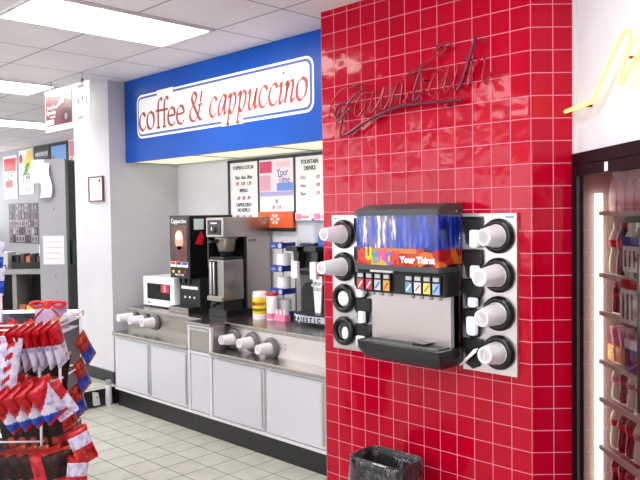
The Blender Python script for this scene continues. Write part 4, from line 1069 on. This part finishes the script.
MB().box(-RW, RW, -RDp, RDp, .10, .112).build('base_tray', M_WIRE, rack)
def printed(name, cols, scale, rough=.3, spec=.35):
    m = noisy(name, cols[0], cols[1], scale, rough, spec=spec, detail=4)
    cr = [n for n in m.node_tree.nodes if n.type == 'VALTORGB'][0].color_ramp
    cr.elements[0].position = .30; cr.elements[1].position = .46
    for k, c in enumerate(cols[2:]): e = cr.elements.new(.58+.09*k); e.color = lin(c)
    return m
M_BR = printed('chip_red', ((90, 4, 12), (170, 8, 24), (186, 16, 28), (206, 70, 40)), 26); M_BW = printed('chip_white', ((120, 110, 150), (196, 188, 212), (208, 202, 222), (190, 120, 140)), 22)
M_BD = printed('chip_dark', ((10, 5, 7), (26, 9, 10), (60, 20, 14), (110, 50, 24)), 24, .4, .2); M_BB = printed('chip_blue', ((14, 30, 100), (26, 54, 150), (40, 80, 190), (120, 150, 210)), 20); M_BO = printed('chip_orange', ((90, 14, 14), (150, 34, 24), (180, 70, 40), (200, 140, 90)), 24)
M_BT = noisy('chip_teal', (20, 70, 72), (40, 96, 96), 9, .3)
def make_bag(w, h, th, mats, zones, seed):
    """pillow bag hanging from its top seal; origin at the top middle; returns parts for one thing"""
    b = MB()
    def pt(u, v, s):
        x = (u-.5)*w; e = (1-abs(2*u-1)**3)*(1-abs(2*v-1)**6); q = Vector((x, 0, v*h))
        wr = noise.noise(Vector((u*5+seed, v*6, s)))*.10
        return Vector((x*(1-.06*math.sin(v*PI)), s*th*.5*max(0, e)*(1+wr*2)+.0006*s, -v*h+wr*.01))
    for s in (-1, 1):
        b.grid(lambda u, v: pt(u, v, s), 20, 28, mi=lambda u, v: zones(u, v))
    return b
BAGM = [M_BR, M_BW, M_BB, M_BO, M_BD, M_BT]
def zone_redwhite(u, v): return 0 if v < .42+.10*(1-abs(2*u-1)) else 1
def zone_diag(u, v): return 0 if v+u*.5 < .62 else (1 if v-.3*u < .72 else 2)
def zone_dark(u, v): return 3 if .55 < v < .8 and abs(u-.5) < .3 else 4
def zone_blue(u, v): return 3 if v < .5 else 2
def zone_teal(u, v): return 5 if v > .25 else 1
def zone_crunch(u, v): return 0 if v < .16 or (v > .52 and abs(u-.5) > .12) else (1 if v < .52 else 3)
def zone_frost(u, v): return 1 if v < .5 else 2
def zone_plain(u, v): return 0 if v < .75 or u < .5 else 3
def zone_stripe(u, v): return 1 if int((u*.6+v)*9) % 2 else (0 if int(u*5) % 2 else 1)
protos_bag = {}
def bag(kind, loc, rz, rx, ry, lab, grp, sc=1.0):
    zs = {'redwhite': zone_redwhite, 'diag': zone_diag, 'dark': zone_dark, 'blue': zone_blue, 'teal': zone_teal, 'crunch': zone_crunch, 'plain': zone_plain, 'frost': zone_frost, 'stripe': zone_stripe}[kind]
    if kind not in protos_bag:
        t = thing('chip_bag', lab, 'chip bag', (0, 0, 0), 0, grp)
        make_bag(.135, .20, .038, BAGM, zs, len(protos_bag)*3.7).build('bag_body', BAGM, t)
        top = {'redwhite': M_BR, 'diag': M_BR, 'dark': M_BO, 'blue': M_BO, 'teal': M_BW, 'crunch': M_BR, 'plain': M_BR, 'stripe': M_BW, 'frost': M_BW}[kind]
        b = MB()
        for k in range(5): b.box(-.066, .066, -.0016+(.0006 if k % 2 else 0), .0016-(.0006 if k % 2 else 0), -.004+.0035*k, -.0005+.0035*k)
        b.build('top_seal', top, t)
        b = MB(); b.box(-.064, .064, -.0014, .0014, -.212, -.198); b.build('bottom_seal', top if kind != 'redwhite' else M_BW, t)
        if kind == 'crunch':
            text('print_text', {'diag': 'CHIPS', 'crunch': 'CRUNCH'}[kind], .034, M_RTEXT, t, (0, -.023, -.13), sx=.8)
        protos_bag[kind] = t
    else: t = copy_tree(protos_bag[kind])
    t['label'] = lab; t['group'] = grp; t.location = loc; t.rotation_euler = (rx, ry, rz); t.scale = (sc, sc, sc)
    return t
R45 = RKZ
# rows of bags, each placed on its peg: column and height as seen from the aisle, D = distance down the aisle
def peg(c, r, D):
    q = along(c, D); return (q.x, q.y, H-(r-216.5)/723.24*D)
dg = math.radians
for k in range(6):
    bag('redwhite', peg(9+8.4*k, 328-.8*k, 3.13+.02*(k % 2)), R45+dg(84), dg(-8), dg(-14), f'red and white bag, {nth[k]} from left in the top hanging row', 'chip bags in the top row of the rack', .86)
bag('stripe', peg(2, 338, 3.10), R45+dg(12), dg(-6), dg(8), 'large pale striped bag at the left end of the top row', 'chip bags in the top row of the rack', 1.1)
for k in range(4):
    bag('plain', peg(-4+9*k, 321, 3.32), R45+dg(14*(-1)**k), dg(8), dg(24*(-1)**k), f'plain red bag, {nth[k]} from left inside the rack top', 'red bags inside the top of the rack', .62)
for k in range(5):  # dark ones added as backing for the shadowed gaps between front bags
    bag('teal' if k % 2 else 'dark', peg(14+10*k, 352, 3.36), R45+dg(24), dg(-4), dg(8*(-1)**k), f'dark backing bag, {nth[k]} from left, behind the top row', 'dark bags inside the rack', .95)
for k in range(4):
    bag('plain', peg(4+11*k, 376+2*(k % 2), 3.20), R45+dg(16*(-1)**k), dg(-16), dg(22*(-1)**k), f'red bag, {nth[k]} from left, just above the middle row', 'red bags over the middle row', .80)
for k in range(4):
    bag('diag', peg(-6+12.5*k, 394-3*k, 3.03), R45+dg(58), dg(-12), dg(-30), f'red, white and blue bag, {nth[k]} from left in middle row', 'chip bags in the middle row of the rack', .82)
bag('redwhite', peg(46, 386, 3.12), R45+dg(30), dg(-10), dg(-30), 'red and white bag leaning right at the end of the middle row', 'chip bags in the middle row of the rack', .72)
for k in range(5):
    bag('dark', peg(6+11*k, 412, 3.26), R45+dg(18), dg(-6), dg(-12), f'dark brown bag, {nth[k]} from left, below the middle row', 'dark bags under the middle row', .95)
for k in range(5):
    bag('plain' if k == 3 else 'dark', peg(3+12*k, 452, 3.12), R45+dg(24), dg(-10), dg(-10), f'bag {nth[k]} from left in the lowest visible row', 'chip bags in the lowest visible row', 1.0)
for k in range(3):
    bag('blue', peg((77, 74, 71)[k], (336, 362, 386)[k], 3.55), R45+dg(74), dg(-4), dg((-34, -24, -16)[k]), f'blue and orange bag on the rack side, {nth[k]} from the top', 'blue bags on the side of the rack', .72)
for k in range(2):
    bag('crunch', peg(71+2*k, (430, 458)[k], 3.0), R45+dg(40), dg(-6), dg((-18, 10)[k]), f'red and white bag at the lower right of the rack, {("upper", "lower")[k]} one', 'red bags at the lower right of the rack', .70)
bag('plain', peg(62, 400, 3.18), R45+dg(60), 0, dg(-10), 'small red bag tucked between the right posts of the rack', 'bags between the posts', .62)
for k in range(2):
    bag('frost', peg(-4, (240, 264)[k], 3.3), R45, 0, dg(6), f'white and blue pack at the far left above the rack, {("upper", "lower")[k]} one', 'blue packs above the rack', .6)
MB().tube([(.016, -.085, 1.16), (.016, -.085, 1.56)], .005, 8).build('topper_post', M_WIRE, rack)
# ------------------------------------------------------------------ white display shelf behind the rack
D2 = 3.95
wp = along(14, D2)
ws = thing('display_shelf', 'white shelf unit standing right behind the snack rack', 'shelf unit', (wp.x, wp.y, 0), RKZ)
MB().box(-.40, .262, 0, .34, 1.085, 1.12, .003).build('top_board', M_WHITE, ws)
for x in (-.40, .215): MB().box(x, x+.035, .02, .32, .0, 1.085).build('side_panel', mat('shelf_side_shaded', (84, 82, 92), .5), ws)  # side and back coloured dark to stand in for shadow behind the rack
MB().box(-.365, .215, .30, .32, 0, 1.085).build('back_panel', mat('shelf_back_shaded', (60, 58, 70), .6), ws)
for z in (.12, .45, .60): MB().box(-.365, .215, .02, .30, z, z+.025).build('shelf_board', M_WHITE, ws)
def on_ws(x, y, z): q = Matrix.Rotation(RKZ, 4, 'Z') @ Vector((x, y, 0)); return (wp.x+q.x, wp.y+q.y, z)
t = thing('navy_pouch', 'dark navy pouch lying behind the top rail of the snack rack', 'pouch', rk(.02, .10, 1.13), RKZ)
b = MB(); b.grid(lambda u, v: Vector(((u-.5)*.16, -.03*(1-abs(2*u-1)**3)*math.sin(v*PI)-.001, .07*v)), 8, 6); b.grid(lambda u, v: Vector(((u-.5)*.16, .03*(1-abs(2*u-1)**3)*math.sin(v*PI)+.001, .07*v)), 8, 6); b.build('pouch_body', mat('navy_vinyl', (22, 24, 44), .4), t)
MB().box(.05, .08, -.004, .004, .012, .024).build('white_tab', M_WHITE, t)
t = thing('red_gift_bag', 'clear gift bag tied with a red ribbon on top of the white shelf', 'gift bag', rk(.180, .09, 1.128), RKZ)
b = MB()
b.grid(lambda u, v: Vector(((u-.5)*(.17-.02*v), -.045*(1-abs(2*u-1)**4)+.008*noise.noise(Vector((u*6, v*6, 0))), .115*v)), 10, 8)
b.grid(lambda u, v: Vector(((u-.5)*(.17-.02*v), .045*(1-abs(2*u-1)**4)+.008*noise.noise(Vector((u*6, v*6, 3))), .115*v)), 10, 8)
b.build('bag_body', noisy('lilac_film', (196, 170, 200), (166, 140, 176), 12, .25), t)
for s in (-1, 1):
    MB().tube(smooth_path([(0, -.03, .118), (s*.05, -.05, .135), (s*.085, -.04, .122), (s*.05, -.045, .108), (0, -.03, .118)], 5), lambda f: .008, 6).build('bow_loop', M_RED, t)
    MB().tube(smooth_path([(0, -.035, .118), (s*.05, -.05, .07), (s*.075, -.045, .02)], 5), .005, 6).build('ribbon_tail', mat('crimson_ribbon', (150, 16, 40), .35), t)
MB().lathe([(.02, 0), (.026, .02), (.02, .04)], (0, -.03, .10), n=14).build('bow_knot', M_RED, t)
MB().lathe([(.02, 0), (.024, .012)], (.05, -.05, .04), (0, -1, 0), 14).build('gold_seal', M_SKIN, t)

# ================================================================== things at the riser corner
for k, (x, y) in enumerate(((-5.845, 3.165), (-5.858, 3.05))):
    t = thing('floor_bumper', ('pale post foot at the corner of the counter and the black riser', 'pale bracket on the black riser left of the counter corner')[k], 'bracket', (x, y, 0))
    if k == 0:
        MB().lathe([(.026, 0), (.03, .02), (.026, .14), (.02, .185)], n=16).build('foot', mat('pale_foot', (206, 206, 206), .4), t)
        MB().lathe([(.022, .185), (.03, .20), (.024, .225)], n=14).build('cap', mat('grey_cap', (150, 150, 160), .4), t)
    else:
        MB().prism([(-.03, .02), (.03, .02), (.012, .13), (-.035, .14)], .0, .02, 'x').build('plate', MATS['pale_foot'] if 'pale_foot' in MATS else M_WHITE, t)
        MB().lathe([(.006, 0), (.006, .005)], (.02, 0, .09), (1, 0, 0), 8).build('screw', M_DGREY, t)

# ================================================================== LIGHT
wd = bpy.data.worlds.new('world'); S.world = wd; wd.use_nodes = True
bg = wd.node_tree.nodes['Background']; bg.inputs[0].default_value = (.93, .96, 1, 1); bg.inputs[1].default_value = 4.5
vs = S.view_settings; vs.view_transform = 'Standard'; vs.look = 'None'; vs.gamma = 1; vs.use_curve_mapping = False; vs.exposure = 0.22
S.cycles.use_denoising = True
S.cycles.max_bounces = 8
S.cycles.sample_clamp_indirect = 6
